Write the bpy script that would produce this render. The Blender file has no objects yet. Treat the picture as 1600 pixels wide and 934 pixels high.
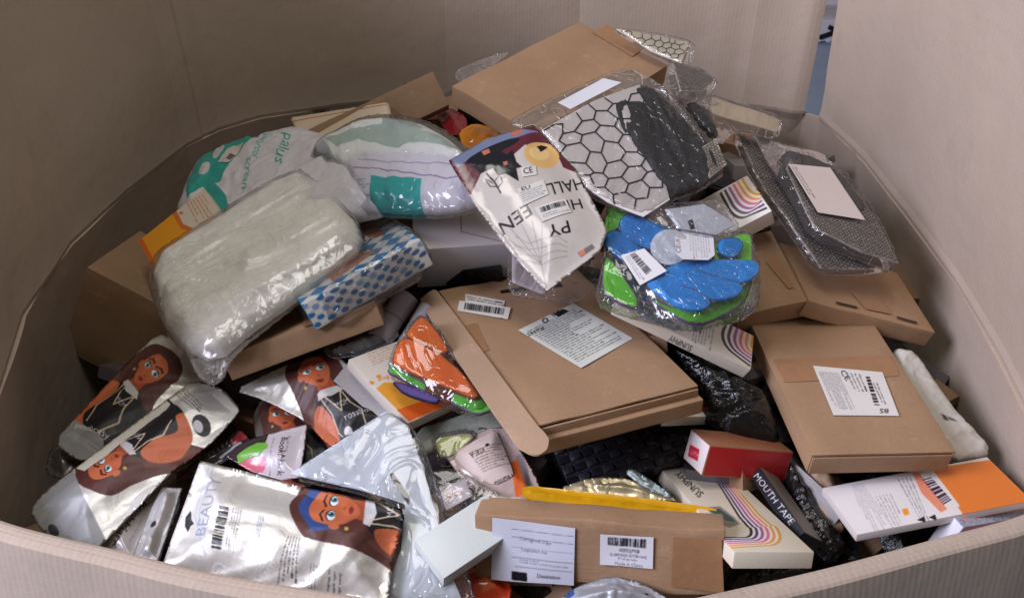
import bpy, bmesh, math, json, random
import numpy as np
from mathutils import Vector, Matrix, Euler
from mathutils.geometry import delaunay_2d_cdt
R_ = math.radians
scene = bpy.context.scene
COL = scene.collection
# ---------------------------------------------------------------- camera, light, exposure
cam = bpy.data.cameras.new('camera'); cam_o = bpy.data.objects.new('camera', cam); COL.objects.link(cam_o)
cam.sensor_width = 36; cam.lens = 31.185; cam.clip_start = .02; cam.clip_end = 200
cam_o.location = (0, 0, 1.67); cam_o.rotation_euler = (R_(54), 0, 0)
scene.camera = cam_o
w = bpy.data.worlds.new('World'); scene.world = w; w.use_nodes = True
wn = w.node_tree.nodes['Background']; wn.inputs[0].default_value = (.86, .80, .72, 1); wn.inputs[1].default_value = .125
def area(name, loc, target, sx, sy, power, col):
    l = bpy.data.lights.new(name, 'AREA'); l.shape = 'RECTANGLE'; l.size = sx; l.size_y = sy; l.energy = power; l.color = col
    o = bpy.data.objects.new(name, l); COL.objects.link(o); o.location = loc
    o.rotation_euler = (Vector(target) - Vector(loc)).to_track_quat('-Z', 'Y').to_euler(); return o
area('doorway_light', (-2.3, -.1, 2.8), (.35, .95, 1.0), 1.5, 1.3, 114, (.95, .95, 1.20))
area('overhead_fill', (-.2, .8, 3.2), (0, .95, 1.0), 1.2, .6, 14, (1.0, .96, .90))  # added fill lamp: brightens the heap from above, no fitting seen
scene.view_settings.view_transform = 'Standard'; scene.view_settings.look = 'None'
scene.view_settings.exposure = .08; scene.view_settings.gamma = 1
scene.cycles.max_bounces = 8; scene.cycles.transparent_max_bounces = 24
scene.cycles.use_denoising = True
RIM = json.loads('{"left":[[-0.5643,0.6348,1.0],[-0.5721,0.7384,1.0],[-0.6099,0.888,1.0],[-0.6198,1.0521,1.0],[-0.5916,1.2023,1.0],[-0.5467,1.3606,1.0]],"corner":[[-0.5467,1.3606,1.0],[-0.5072,1.4228,1.0],[-0.4484,1.4729,1.0]],"back":[[-0.4484,1.4729,1.0],[-0.3167,1.5229,1.0],[-0.12,1.5695,1.0],[0.12,1.5695,1.0],[0.3322,1.5459,1.0],[0.4666,1.5116,1.0],[0.5274,1.4948,1.0]],"right":[[0.5491,1.4729,1.0],[0.573,1.2979,1.0],[0.5793,1.1347,1.0],[0.5831,0.961,1.0],[0.5722,0.8031,1.0],[0.5615,0.7156,1.0],[0.5565,0.6322,1.0]],"front":[[-0.5643,0.6348,1.0],[-0.529,0.5922,1.0],[-0.489,0.5603,1.0],[-0.3537,0.5231,1.0],[-0.2293,0.4951,1.0],[-0.1121,0.4732,1.0],[0.0,0.4623,1.0],[0.1113,0.4667,1.0],[0.2285,0.4917,1.0],[0.3554,0.5281,1.0],[0.4922,0.5673,1.0],[0.529,0.5922,1.0],[0.5565,0.6322,1.0]]}')
ITEMS = []
ITEMS.append(json.loads('{"kind":"box","name":"shipping_box","label":"dark closed cardboard box in the left corner beside the white foam bag","cat":"cardboard box","M":[[0.8759,-0.2165,-0.4311],[0.156,0.9727,-0.1716],[0.4565,0.0831,0.8858],[-0.4951,1.0487,0.95]],"w":0.1624,"h":0.1362,"t":0.1499,"mat":"kraft","art":[],"parts":[],"kraft":0.85,"tape":0,"sides":{}}'))
ITEMS.append(json.loads('{"kind":"box","name":"shipping_box","label":"long thin cardboard carton leaning against the back wall, left of the peak box","cat":"cardboard box","M":[[0.8956,0.3234,0.3054],[-0.4349,0.4924,0.7539],[0.0935,-0.808,0.5817],[-0.2044,1.2403,1.1041]],"w":0.2172,"h":0.0558,"t":0.03,"mat":"kraft","art":[],"parts":[],"kraft":0.8,"tape":0,"sides":{}}'))
ITEMS.append(json.loads('{"kind":"box","name":"shipping_box","label":"large flat cardboard box at the top of the heap against the back wall","cat":"cardboard box","M":[[0.6748,0.7344,0.0722],[-0.7349,0.6598,0.1572],[0.0678,-0.1591,0.9849],[0.0734,1.2137,1.183]],"w":0.2785,"h":0.1706,"t":0.0305,"mat":"kraft","art":[],"parts":[{"name":"tape","outline":[[0.1271,0.0496],[0.1638,0.0497],[0.1561,-0.0331],[0.1168,-0.0359]],"mat":"tape"}],"kraft":1,"tape":0,"sides":{}}'))
ITEMS.append(json.loads('{"kind":"box","name":"shipping_box","label":"brown box with tucked tabs under the fishnet bags by the right wall","cat":"cardboard box","M":[[0.95,0.059,-0.3066],[-0.0499,0.998,0.0377],[0.3082,-0.0205,0.9511],[0.4528,0.9547,0.9972]],"w":0.1852,"h":0.1273,"t":0.0248,"mat":"kraft","art":[],"parts":[{"name":"tape","outline":[[-0.0156,-0.0206],[0.0268,-0.0167],[0.0315,-0.0496],[-0.0078,-0.0523]],"mat":"tape"},{"name":"slot","outline":[[-0.0515,-0.0516],[-0.0206,-0.0515],[-0.0214,-0.0556],[-0.0522,-0.0557]],"mat":"dark"},{"name":"slot","outline":[[0.0385,-0.0512],[0.0687,-0.0529],[0.0665,-0.0575],[0.0376,-0.0554]],"mat":"dark"}],"kraft":1.05,"tape":0,"sides":{}}'))
ITEMS.append(json.loads('{"kind":"box","name":"shipping_box","label":"small half-open brown box wedged right of the blue foam gloves","cat":"cardboard box","M":[[0.9752,0.1269,0.1813],[-0.1635,0.9653,0.2038],[-0.1491,-0.2284,0.9621],[0.3128,0.9442,1.0271]],"w":0.0893,"h":0.1277,"t":0.0307,"mat":"kraft","art":[],"parts":[{"name":"tape","outline":[[0.0179,0.0115],[0.0332,0.0162],[0.0357,-0.0397],[0.029,-0.0399]],"mat":"tape"}],"kraft":0.95,"tape":0,"sides":{}}'))
ITEMS.append(json.loads('{"kind":"box","name":"carton","label":"white carton lying between the napkin pack and the halloween bag","cat":"carton","M":[[0.9932,0.1162,0.008],[-0.1162,0.9838,0.1362],[0.008,-0.1362,0.9906],[-0.0669,1.0075,1.0589]],"w":0.1282,"h":0.0876,"t":0.0664,"mat":"card","art":[["l",[150,120,115],0.0014,[[0.0017,0.0464],[-0.0011,-0.0138],[0.0581,-0.0436]]]],"parts":[],"bg":[228,220,218],"sides":{"S":[["p",[200,202,210],[[-0.0697,0.0031],[0.0706,-0.0032],[0.0715,-0.0688],[-0.075,-0.0717]]]]}}'))
ITEMS.append(json.loads('{"kind":"box","name":"book_box","label":"white and orange box standing at the left edge of the foam bag","cat":"box","M":[[0.7537,0.4759,0.4533],[-0.5447,0.8383,0.0256],[-0.3678,-0.2661,0.891],[-0.4261,0.9927,1.0394]],"w":0.1147,"h":0.1699,"t":0.02,"mat":"card","art":[["p",[236,160,28],[[-0.0574,0.0842],[-0.02,0.0842],[0.0017,0.089],[0.0056,0.0875],[0.0025,0.0491],[0.0078,0.023],[0.0068,-0.0048],[0.0008,-0.0857],[-0.0573,-0.0847]]],["p",[222,100,30],[[-0.0574,0.0842],[-0.0507,0.0845],[-0.052,-0.007],[-0.0573,-0.0847],[-0.0619,-0.0695]]],["p",[214,112,48],[[0.0017,0.089],[0.009,0.0906],[0.0063,0.0476],[0.0135,0.0264],[0.0107,0.0191],[0.0012,0.0397],[0.0006,0.0556]]],["m",[[0.0246,0.0845],[0.0522,0.075],[0.0525,0.021],[0.021,0.0291]],6,[190,110,60]],["p",[210,110,60],[[0.0144,0.0692],[0.0141,0.0686],[0.0136,0.0683],[0.0131,0.0682],[0.0125,0.0685],[0.0118,0.0689],[0.0113,0.0697],[0.0107,0.0705],[0.0103,0.0715],[0.01,0.0726],[0.0098,0.0736],[0.0099,0.0745],[0.01,0.0753],[0.0104,0.0759],[0.0108,0.0762],[0.0114,0.0762],[0.012,0.076],[0.0126,0.0755],[0.0132,0.0748],[0.0137,0.0739],[0.0141,0.0729],[0.0144,0.0719],[0.0146,0.0709],[0.0146,0.0699]]]],"parts":[],"bg":[222,208,190],"sides":{}}'))
ITEMS.append(json.loads('{"kind":"box","name":"shipping_box","label":"narrow taped brown box under the blue and white napkins","cat":"cardboard box","M":[[0.9387,0.2232,0.2628],[-0.1138,0.92,-0.375],[-0.3255,0.3221,0.889],[-0.2624,0.9078,0.9921]],"w":0.192,"h":0.1784,"t":0.0303,"mat":"kraft","art":[],"parts":[{"name":"tape","outline":[[-0.0172,0.0765],[0.0154,0.0733],[0.0374,-0.0959],[0.0083,-0.0922]],"mat":"tape"}],"kraft":0.95,"tape":0,"sides":{}}'))
ITEMS.append(json.loads('{"kind":"box","name":"napkin_pack","label":"blue and white diamond patterned napkin stack in crinkled clear wrap","cat":"napkins","M":[[0.8464,0.4505,0.284],[-0.3508,0.8729,-0.3391],[-0.4006,0.1874,0.8969],[-0.2215,0.9734,1.0402]],"w":0.1589,"h":0.2588,"t":0.0352,"mat":"card","art":[["diamond",[[-0.0784,0.1148],[0.08,0.143],[0.0836,-0.1414],[-0.0807,-0.1381]],6,[38,120,170]],["p",[170,100,60],[[0.0419,0.0818],[0.0623,0.0602],[0.0539,-0.0333],[0.034,0.0023],[0.0135,-0.0471],[0.0337,-0.0775],[-0.034,-0.1058],[-0.0363,-0.0464],[0.0032,-0.0081],[0.0188,0.0437]]],["l",[225,215,200],0.00378,[[0.0392,0.0471],[0.0349,-0.0144],[0.0153,-0.0389],[-0.0208,-0.0823]]]],"parts":[],"bg":[214,212,205],"wrap":1,"sides":{"S":[["sidestack",[[-0.0815,0.0006],[0.0862,-0.0021],[0.0686,-0.0334],[-0.0769,-0.0337]],[38,110,165]]]}}'))
ITEMS.append(json.loads('{"kind":"box","name":"picture_book_box","label":"white box with orange wave print left of the open mailer","cat":"box","M":[[0.7212,0.6748,-0.1565],[-0.654,0.7377,0.1675],[0.2285,-0.0185,0.9734],[-0.1244,0.7863,0.9835]],"w":0.0819,"h":0.1175,"t":0.015,"mat":"card","art":[["p",[232,160,50],[[-0.0404,0.0027],[-0.0264,0.0071],[-0.0005,-0.008],[0.0389,-0.0315],[0.0308,-0.0561],[-0.0376,-0.0574]]],["p",[222,96,30],[[-0.0396,-0.036],[0.0307,-0.0417],[0.0321,-0.0592],[-0.0382,-0.0571]]],["p",[225,150,50],[[-0.0369,0.0115],[-0.0375,0.0109],[-0.0382,0.0105],[-0.0391,0.0102],[-0.0401,0.0102],[-0.0411,0.0103],[-0.042,0.0107],[-0.0427,0.0112],[-0.0433,0.0119],[-0.0437,0.0127],[-0.0439,0.0135],[-0.0437,0.0143],[-0.0434,0.015],[-0.0428,0.0157],[-0.042,0.0161],[-0.0411,0.0164],[-0.0402,0.0164],[-0.0392,0.0163],[-0.0383,0.0159],[-0.0375,0.0154],[-0.0369,0.0147],[-0.0365,0.0139],[-0.0364,0.0131],[-0.0365,0.0123]]],["p",[225,150,50],[[-0.0234,0.0164],[-0.024,0.0158],[-0.0247,0.0153],[-0.0255,0.015],[-0.0264,0.0149],[-0.0272,0.0149],[-0.028,0.0152],[-0.0286,0.0157],[-0.029,0.0163],[-0.0293,0.017],[-0.0293,0.0177],[-0.0291,0.0185],[-0.0287,0.0193],[-0.0282,0.0199],[-0.0274,0.0204],[-0.0266,0.0207],[-0.0258,0.0208],[-0.025,0.0208],[-0.0242,0.0205],[-0.0236,0.02],[-0.0231,0.0194],[-0.0229,0.0187],[-0.0229,0.018],[-0.023,0.0172]]],["m",[[-0.0166,0.0576],[0.0361,0.0567],[0.0347,0.039],[-0.0213,0.035]],5,[190,130,100]],["t","Brown Box",[0.0154,0.0132],[-0.0299,0.015],[0.013,0.0074],[215,110,60]]],"parts":[],"bg":[222,214,200],"sides":{}}'))
ITEMS.append(json.loads('{"kind":"box","name":"shipping_box","label":"open-lipped flat brown mailer box with two white stickers in the middle of the heap","cat":"cardboard box","M":[[0.9201,0.3873,-0.0582],[-0.3914,0.9146,-0.102],[0.0137,0.1166,0.9931],[0.0552,0.8287,1.015]],"w":0.1952,"h":0.3095,"t":0.0303,"mat":"kraft","art":[],"parts":[{"name":"side_flap","outline":[[-0.1313,0.1355],[-0.1045,0.1573],[-0.0994,0.1516],[-0.0976,-0.1514],[-0.0953,-0.168],[-0.096,-0.1787],[-0.1041,-0.1915],[-0.1147,-0.1966],[-0.1218,-0.1927],[-0.1306,-0.1755]],"mat":"kraftp","thick":0.002,"dz":0.0015},{"name":"tape","outline":[[-0.1302,0.057],[-0.0805,0.0611],[-0.089,-0.002],[-0.1307,-0.0027]],"mat":"tape"},{"name":"sticker","outline":[[-0.0683,0.1338],[-0.0284,0.0973],[-0.0364,0.0821],[-0.0753,0.115]],"mat":"paper","bg":[222,218,212],"dz":0.0008,"art":[["m",[[-0.0678,0.1281],[-0.0316,0.0959],[-0.0367,0.0857],[-0.0719,0.1172]],2,[20,20,22]]]},{"name":"barcode_sticker","outline":[[-0.0818,0.1185],[-0.0285,0.0781],[-0.0428,0.0536],[-0.0928,0.096]],"mat":"paper","bg":[222,218,212],"dz":0.0014,"art":[["bar",[[-0.077,0.1104],[-0.0361,0.0786],[-0.0437,0.0646],[-0.0841,0.0959]],34,[20,20,22]],["t","EPUM",[-0.0474,0.0578],[-0.0646,0.0696],[-0.0514,0.0496],[20,20,22]]]},{"name":"label","outline":[[-0.0407,0.026],[0.0496,0.0601],[0.0775,-0.0415],[-0.0076,-0.0746]],"mat":"paper","bg":[214,216,208],"dz":0.0008,"art":[["m",[[-0.032,0.0209],[0.0441,0.0484],[0.0672,-0.0374],[-0.005,-0.063]],15,[60,60,62]],["bar",[[0.0104,0.0481],[0.0277,0.0549],[0.0301,0.0454],[0.0129,0.0387]],6,[20,20,22]],["p",[20,20,22],[[0.0024,0.033],[0.0016,0.0316],[0.0006,0.0304],[-0.0005,0.0295],[-0.0017,0.0289],[-0.0028,0.0287],[-0.0038,0.0289],[-0.0047,0.0295],[-0.0053,0.0304],[-0.0056,0.0316],[-0.0057,0.0329],[-0.0054,0.0344],[-0.0049,0.0359],[-0.0041,0.0373],[-0.0031,0.0385],[-0.002,0.0394],[-0.0008,0.04],[0.0003,0.0402],[0.0014,0.04],[0.0022,0.0395],[0.0028,0.0385],[0.0032,0.0374],[0.0032,0.036],[0.0029,0.0345]]],["p",[214,216,208],[[0.0009,0.0336],[0.0005,0.0327],[-0.0001,0.032],[-0.0008,0.0315],[-0.0015,0.0311],[-0.0022,0.031],[-0.0028,0.0311],[-0.0033,0.0315],[-0.0037,0.032],[-0.0039,0.0327],[-0.0039,0.0335],[-0.0037,0.0344],[-0.0034,0.0353],[-0.0029,0.0361],[-0.0024,0.0369],[-0.0017,0.0374],[-0.001,0.0378],[-0.0003,0.0379],[0.0003,0.0378],[0.0008,0.0374],[0.0012,0.0369],[0.0014,0.0362],[0.0014,0.0354],[0.0013,0.0345]]],["t","RoHS",[-0.0098,0.0232],[-0.0344,0.0156],[-0.0115,0.0152],[20,20,22]],["p",[20,20,22],[[0.0184,0.0466],[0.0314,0.0517],[0.036,0.0447],[0.0166,0.0356]]]]}],"kraft":1,"tape":0,"lid":0.5,"sides":{}}'))
ITEMS.append(json.loads('{"kind":"box","name":"shipping_box","label":"square brown mailer box with one large white label on the right","cat":"cardboard box","M":[[0.9967,0.0695,-0.0416],[-0.0691,0.9975,0.0111],[0.0422,-0.0082,0.9991],[0.3889,0.787,0.982]],"w":0.159,"h":0.2365,"t":0.0276,"mat":"kraft","art":[],"parts":[{"name":"tape","outline":[[-0.0726,0.0363],[0.0737,0.0406],[0.0736,0.0216],[0.0688,0.0033],[-0.0725,-0.0049]],"mat":"tape"},{"name":"label","outline":[[-0.0291,0.0226],[0.0509,0.0094],[0.0396,-0.064],[-0.0349,-0.061]],"mat":"paper","bg":[222,218,212],"dz":0.0012,"art":[["m",[[-0.0265,0.0121],[-0.0025,0.0094],[-0.006,-0.0515],[-0.0296,-0.0509]],14,[70,70,75]],["t","CE",[-0.0005,0.0105],[0.0012,-0.0054],[0.0065,0.0156],[20,20,22]],["m",[[0.0052,0.0092],[0.0238,0.0065],[0.0207,-0.0224],[0.004,-0.022]],4,[70,70,75]],["bar",[[0.0274,0.0019],[0.0321,0.0018],[0.0239,-0.0481],[0.0179,-0.0479]],16,[20,20,22]],["m",[[0.0306,-0.0094],[0.0383,-0.0096],[0.034,-0.042],[0.028,-0.0419]],2,[20,20,22]],["t","8S",[0.0325,-0.0524],[0.0221,-0.0522],[0.0295,-0.0596],[20,20,22]]]}],"kraft":1,"tape":0,"lid":0.92,"sides":{}}'))
ITEMS.append(json.loads('{"kind":"box","name":"cosmetic_case_box","label":"cream rainbow-striped box poking out beneath the blue foam gloves","cat":"box","M":[[0.9003,-0.1891,-0.392],[0.2532,0.9601,0.1183],[0.354,-0.2058,0.9123],[0.2071,0.8329,1.033]],"w":0.1756,"h":0.057,"t":0.0177,"mat":"card","art":[["rain",[[0.0481,0.0281],[0.0886,0.0273],[0.0863,-0.0262],[0.0378,-0.0245]],"a"],["m",[[0.0087,0.0067],[0.0367,0.0108],[0.0354,-0.026],[0.0085,-0.0263]],7,[110,105,100]],["t","M",[0.0208,-0.0013],[0.0139,-0.0012],[0.0188,-0.0104],[20,20,22]]],"parts":[],"bg":[222,214,196],"sides":{"S":[["t","SUNPHY",[0.0151,-0.0067],[-0.015,-0.0056],[0.0167,-0.0159],[45,40,42]]]}}'))
ITEMS.append(json.loads('{"kind":"box","name":"cosmetic_case_box","label":"cream rainbow-striped box behind the crinkled clear bag, under the fishnet","cat":"box","M":[[0.8731,0.165,0.4588],[-0.3145,0.9096,0.2714],[-0.3726,-0.3813,0.8461],[0.2686,0.9955,1.0825]],"w":0.1146,"h":0.0671,"t":0.029,"mat":"card","art":[["rain",[[0.0149,0.0291],[0.0547,0.0328],[0.0543,-0.0342],[0.0091,-0.0334]],"b"]],"parts":[],"bg":[226,220,215],"sides":{}}'))
ITEMS.append(json.loads('{"kind":"box","name":"woven_case","label":"black basket-weave case in the hollow below the open mailer","cat":"case","M":[[0.9307,0.3578,0.0763],[-0.362,0.8703,0.3339],[0.053,-0.3384,0.9395],[0.1442,0.7385,0.9297]],"w":0.1926,"h":0.0779,"t":0.05,"mat":"blackcase","art":[],"parts":[],"sides":{}}'))
ITEMS.append(json.loads('{"kind":"box","name":"cosmetic_case_box","label":"cream rainbow-striped box with cut-out window beside the black narrow box","cat":"box","M":[[0.9813,0.1173,-0.1525],[-0.1712,0.8943,-0.4135],[0.0879,0.4319,0.8976],[0.2286,0.6467,0.9326]],"w":0.0818,"h":0.2399,"t":0.0173,"mat":"card","art":[["rain",[[0.0149,0.0703],[0.0463,0.0659],[0.0273,-0.1043],[-0.0562,-0.1142]],"c"],["t","SUNPHY",[-0.0158,0.0177],[-0.019,0.0843],[-0.027,0.0036],[20,20,22]],["m",[[-0.0112,0.0967],[-0.0107,0.0691],[-0.0153,0.0613],[-0.0167,0.0904]],1,[120,110,110]],["p",[150,140,128],[[-0.0294,-0.0196],[-0.0113,-0.0159],[-0.0072,-0.0442],[-0.0084,-0.0593],[-0.0234,-0.0684],[-0.0293,-0.0597]]],["p",[58,88,82],[[-0.0285,-0.0244],[-0.0148,-0.0224],[-0.0101,-0.0443],[-0.0106,-0.0549],[-0.0226,-0.0506]]]],"parts":[],"bg":[222,212,190],"sides":{"W":[["t","COSMETIC CASE",[-0.0332,-0.0131],[-0.1094,-0.0136],[-0.0427,-0.0212],[20,20,22]]]}}'))
ITEMS.append(json.loads('{"kind":"box","name":"gift_box","label":"small red and white oblong box with pink square emblem on its end","cat":"box","M":[[0.9344,0.1984,-0.2957],[-0.2896,0.9066,-0.3068],[0.2072,0.3723,0.9047],[0.2598,0.7162,0.9529]],"w":0.1091,"h":0.044,"t":0.0367,"mat":"card","art":[["m",[[-0.0431,0.0123],[0.0459,0.0169],[0.0426,-0.0141],[-0.0414,-0.0108]],6,[170,60,40]]],"parts":[],"bg":[150,105,75],"sides":{"S":[["p",[165,22,26],[[-0.0647,0.0073],[0.0616,0.0052],[0.0746,-0.0461],[-0.0649,-0.0462]]]],"W":[["p",[226,214,212],[[-0.0373,0.0004],[0.03,0.0118],[0.0355,-0.0386],[-0.0327,-0.0523]]],["p",[200,40,60],[[-0.0158,-0.0167],[0.0048,-0.0131],[0.0072,-0.026],[-0.0133,-0.0298]]],["t","GPX",[-0.0123,-0.0261],[0.0055,-0.0229],[-0.0103,-0.0203],[225,170,175]]]}}'))
ITEMS.append(json.loads('{"kind":"box","name":"mouth_tape_box","label":"narrow black box lettered MOUTH TAPE with grey side","cat":"box","M":[[0.5779,0.2165,0.7869],[-0.1862,0.9737,-0.1311],[-0.7946,-0.0708,0.603],[0.2807,0.6426,0.9369]],"w":0.0153,"h":0.1138,"t":0.0313,"mat":"card","art":[["t","MOUTH TAPE",[-0.0047,0.0449],[-0.0007,-0.0383],[0.0029,0.0432],[225,222,218]]],"parts":[],"bg":[26,28,36],"sides":{"E":[["p",[120,112,104],[[0.0646,0.0281],[0.3142,-0.3768],[-0.1004,-0.0405],[-0.1523,0.115]]]]}}'))
ITEMS.append(json.loads('{"kind":"box","name":"picture_book_box","label":"white and orange flat box at the right front with barcode","cat":"box","M":[[0.9806,0.1906,0.0451],[-0.1838,0.9752,-0.1235],[-0.0676,0.1128,0.9913],[0.4448,0.6495,0.9391]],"w":0.1982,"h":0.0733,"t":0.0103,"mat":"card","art":[["p",[222,122,44],[[0.0304,0.0351],[0.1088,0.0307],[0.1169,-0.0402],[0.0184,-0.042]]],["p",[226,140,110],[[0.0058,0.034],[0.013,0.032],[0.0084,-0.0265],[-0.0007,-0.0291],[-0.0029,0.0019]]],["p",[222,218,212],[[0.013,0.032],[0.0298,0.0341],[0.0237,-0.0256],[0.0103,-0.028]]],["bar",[[0.0098,0.0208],[0.0213,0.0221],[0.0213,-0.0148],[0.0085,-0.0196]],14,[60,40,60]],["m",[[-0.0673,0.0329],[-0.0539,0.0325],[-0.0575,-0.0393],[-0.0875,-0.0372]],9,[150,148,150]],["m",[[-0.0532,0.0101],[-0.0325,0.0098],[-0.0428,-0.0327],[-0.0605,-0.0348]],5,[150,148,150]],["m",[[-0.0164,0.029],[0.0023,0.0283],[-0.0163,-0.0309],[-0.0272,-0.0319]],3,[130,128,130]],["p",[20,20,22],[[-0.0301,-0.0331],[-0.0201,-0.0299],[-0.023,-0.0379]]],["p",[20,20,22],[[-0.0168,-0.0327],[-0.0079,-0.0302],[-0.0109,-0.0381]]],["p",[232,150,50],[[-0.0362,-0.0148],[-0.0295,-0.0146],[-0.0328,-0.0236],[-0.0389,-0.024]]]],"parts":[],"bg":[224,218,214],"sides":{}}'))
ITEMS.append(json.loads('{"kind":"box","name":"picture_book_box","label":"white box corner with orange top showing under the mailer front edge","cat":"box","M":[[0.9485,0.2483,-0.1967],[-0.2621,0.9639,-0.0472],[0.1779,0.0964,0.9793],[0.1993,0.7588,0.96]],"w":0.0628,"h":0.0269,"t":0.013,"mat":"card","art":[["p",[225,120,40],[[-0.0014,0.0486],[0.0522,0.0155],[0.0358,-0.0032],[-0.012,-0.0117]]]],"parts":[],"bg":[226,218,212],"sides":{}}'))
ITEMS.append(json.loads('{"kind":"box","name":"glitter_box","label":"white ended box with speckled grey and coral lid at the front right rim","cat":"box","M":[[0.9155,0.3371,-0.2195],[-0.3357,0.9409,0.0449],[0.2217,0.0326,0.9746],[0.5294,0.6374,0.926]],"w":0.1452,"h":0.0225,"t":0.0581,"mat":"card","art":[["speck",[[-0.0707,0.0121],[0.0763,0.0132],[0.0692,-0.0128],[-0.0729,-0.011]],[220,120,110]]],"parts":[],"bg":[158,160,172],"sides":{"W":[["p",[228,226,232],[[-0.066,-0.0435],[0.0016,0.0312],[0.0471,-0.0334],[-0.0161,-0.1147]]]],"S":[["p",[205,150,160],[[-0.0976,0.027],[0.0997,0.0138],[0.1914,-0.0916],[-0.0827,-0.0773]]]]}}'))
ITEMS.append(json.loads('{"kind":"box","name":"carton","label":"grey printed carton end under the long box at the front rim","cat":"carton","M":[[0.9927,-0.1171,0.03],[0.1033,0.9509,0.2919],[-0.0627,-0.2867,0.956],[0.0131,0.5819,0.8915]],"w":0.059,"h":0.0157,"t":0.0529,"mat":"card","art":[],"parts":[],"bg":[190,180,172],"sides":{"S":[["m",[[-0.0127,-0.0062],[0.0243,-0.0053],[0.0231,-0.0452],[-0.0153,-0.0463]],5,[160,90,80]]]}}'))
ITEMS.append(json.loads('{"kind":"soft","name":"plastic_folder","label":"bright yellow plastic sleeve edge behind the long taped box","cat":"plastic sleeve","M":[[0.9943,-0.0957,-0.0479],[0.107,0.8893,0.4446],[0.0,-0.4472,0.8944],[0.1084,0.6274,0.9515]],"outline":[[-0.0996,0.0076],[-0.0419,0.0076],[0.0322,0.0074],[0.1051,0.005],[0.1064,-0.0036],[0.0328,-0.0075],[-0.0407,-0.0086],[-0.0966,-0.0079]],"T":0.006,"mat":"gloss","bg":[216,160,20],"art":[],"parts":[],"wr":[0.001,0.03,0,1],"rnd":1,"flat":1}'))
ITEMS.append(json.loads('{"kind":"box","name":"shipping_box","label":"long creased brown box with barcode sticker at the front rim","cat":"cardboard box","M":[[0.9896,-0.1368,0.0455],[0.0063,0.3565,0.9343],[-0.144,-0.9242,0.3536],[0.0843,0.5625,0.9484]],"w":0.2451,"h":0.0709,"t":0.0377,"mat":"kraft","art":[],"parts":[{"name":"shipping_label","outline":[[-0.1047,0.0333],[-0.0222,0.0292],[-0.0221,-0.0352],[-0.106,-0.0362]],"mat":"paper","bg":[208,210,222],"dz":0.001,"art":[["l",[120,120,140],0.00065,[[-0.0853,0.0222],[-0.0239,0.0206]]],["l",[120,120,140],0.00065,[[-0.0852,0.0137],[-0.0237,0.0121]]],["l",[120,120,140],0.0007,[[-0.0852,0.0022],[-0.0235,0.0022]]],["l",[120,120,140],0.0007,[[-0.0851,-0.0093],[-0.0232,-0.0093]]],["l",[120,120,140],0.0007,[[-0.0818,-0.0192],[-0.0236,-0.0194]]],["t","Consignee copy",[-0.0775,0.0108],[-0.0453,0.0094],[-0.0771,0.0144],[90,90,110]],["t","Logistics no",[-0.0754,-0.0012],[-0.0496,-0.0017],[-0.0751,0.0024],[90,90,110]],["m",[[-0.0773,-0.01],[-0.0302,-0.0106],[-0.0307,-0.0157],[-0.0772,-0.0151]],2,[90,90,110]],["t","Destination",[-0.0589,-0.0293],[-0.0362,-0.0293],[-0.0586,-0.025],[20,20,22]],["p",[20,20,22],[[-0.085,-0.0246],[-0.0693,-0.0253],[-0.0692,-0.0348],[-0.0849,-0.0341]]]]},{"name":"barcode_sticker","outline":[[0.0025,0.0244],[0.0541,0.0255],[0.055,-0.0082],[0.0032,-0.0093]],"mat":"paper","bg":[218,216,222],"dz":0.001,"art":[["bar",[[0.0101,0.0222],[0.048,0.0228],[0.0478,0.0137],[0.0104,0.0131]],36,[20,20,22]],["t","X002LJPKB",[0.0213,0.007],[0.0412,0.0075],[0.0213,0.0106],[20,20,22]],["t","SLEEPMASK KIT(Brown)",[0.0127,0.0013],[0.0483,0.0025],[0.0127,0.0045],[70,70,80]],["t","New",[0.021,-0.0022],[0.0398,-0.0019],[0.021,0.0006],[110,110,110]],["t","Made in China",[0.0181,-0.0082],[0.045,-0.0078],[0.0181,-0.0046],[80,80,90]]]},{"name":"tape","outline":[[0.073,0.0279],[0.1186,0.0285],[0.1249,-0.0298],[0.0734,-0.0257]],"mat":"tape"}],"kraft":1,"tape":0,"creased":1,"sides":{}}'))
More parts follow.
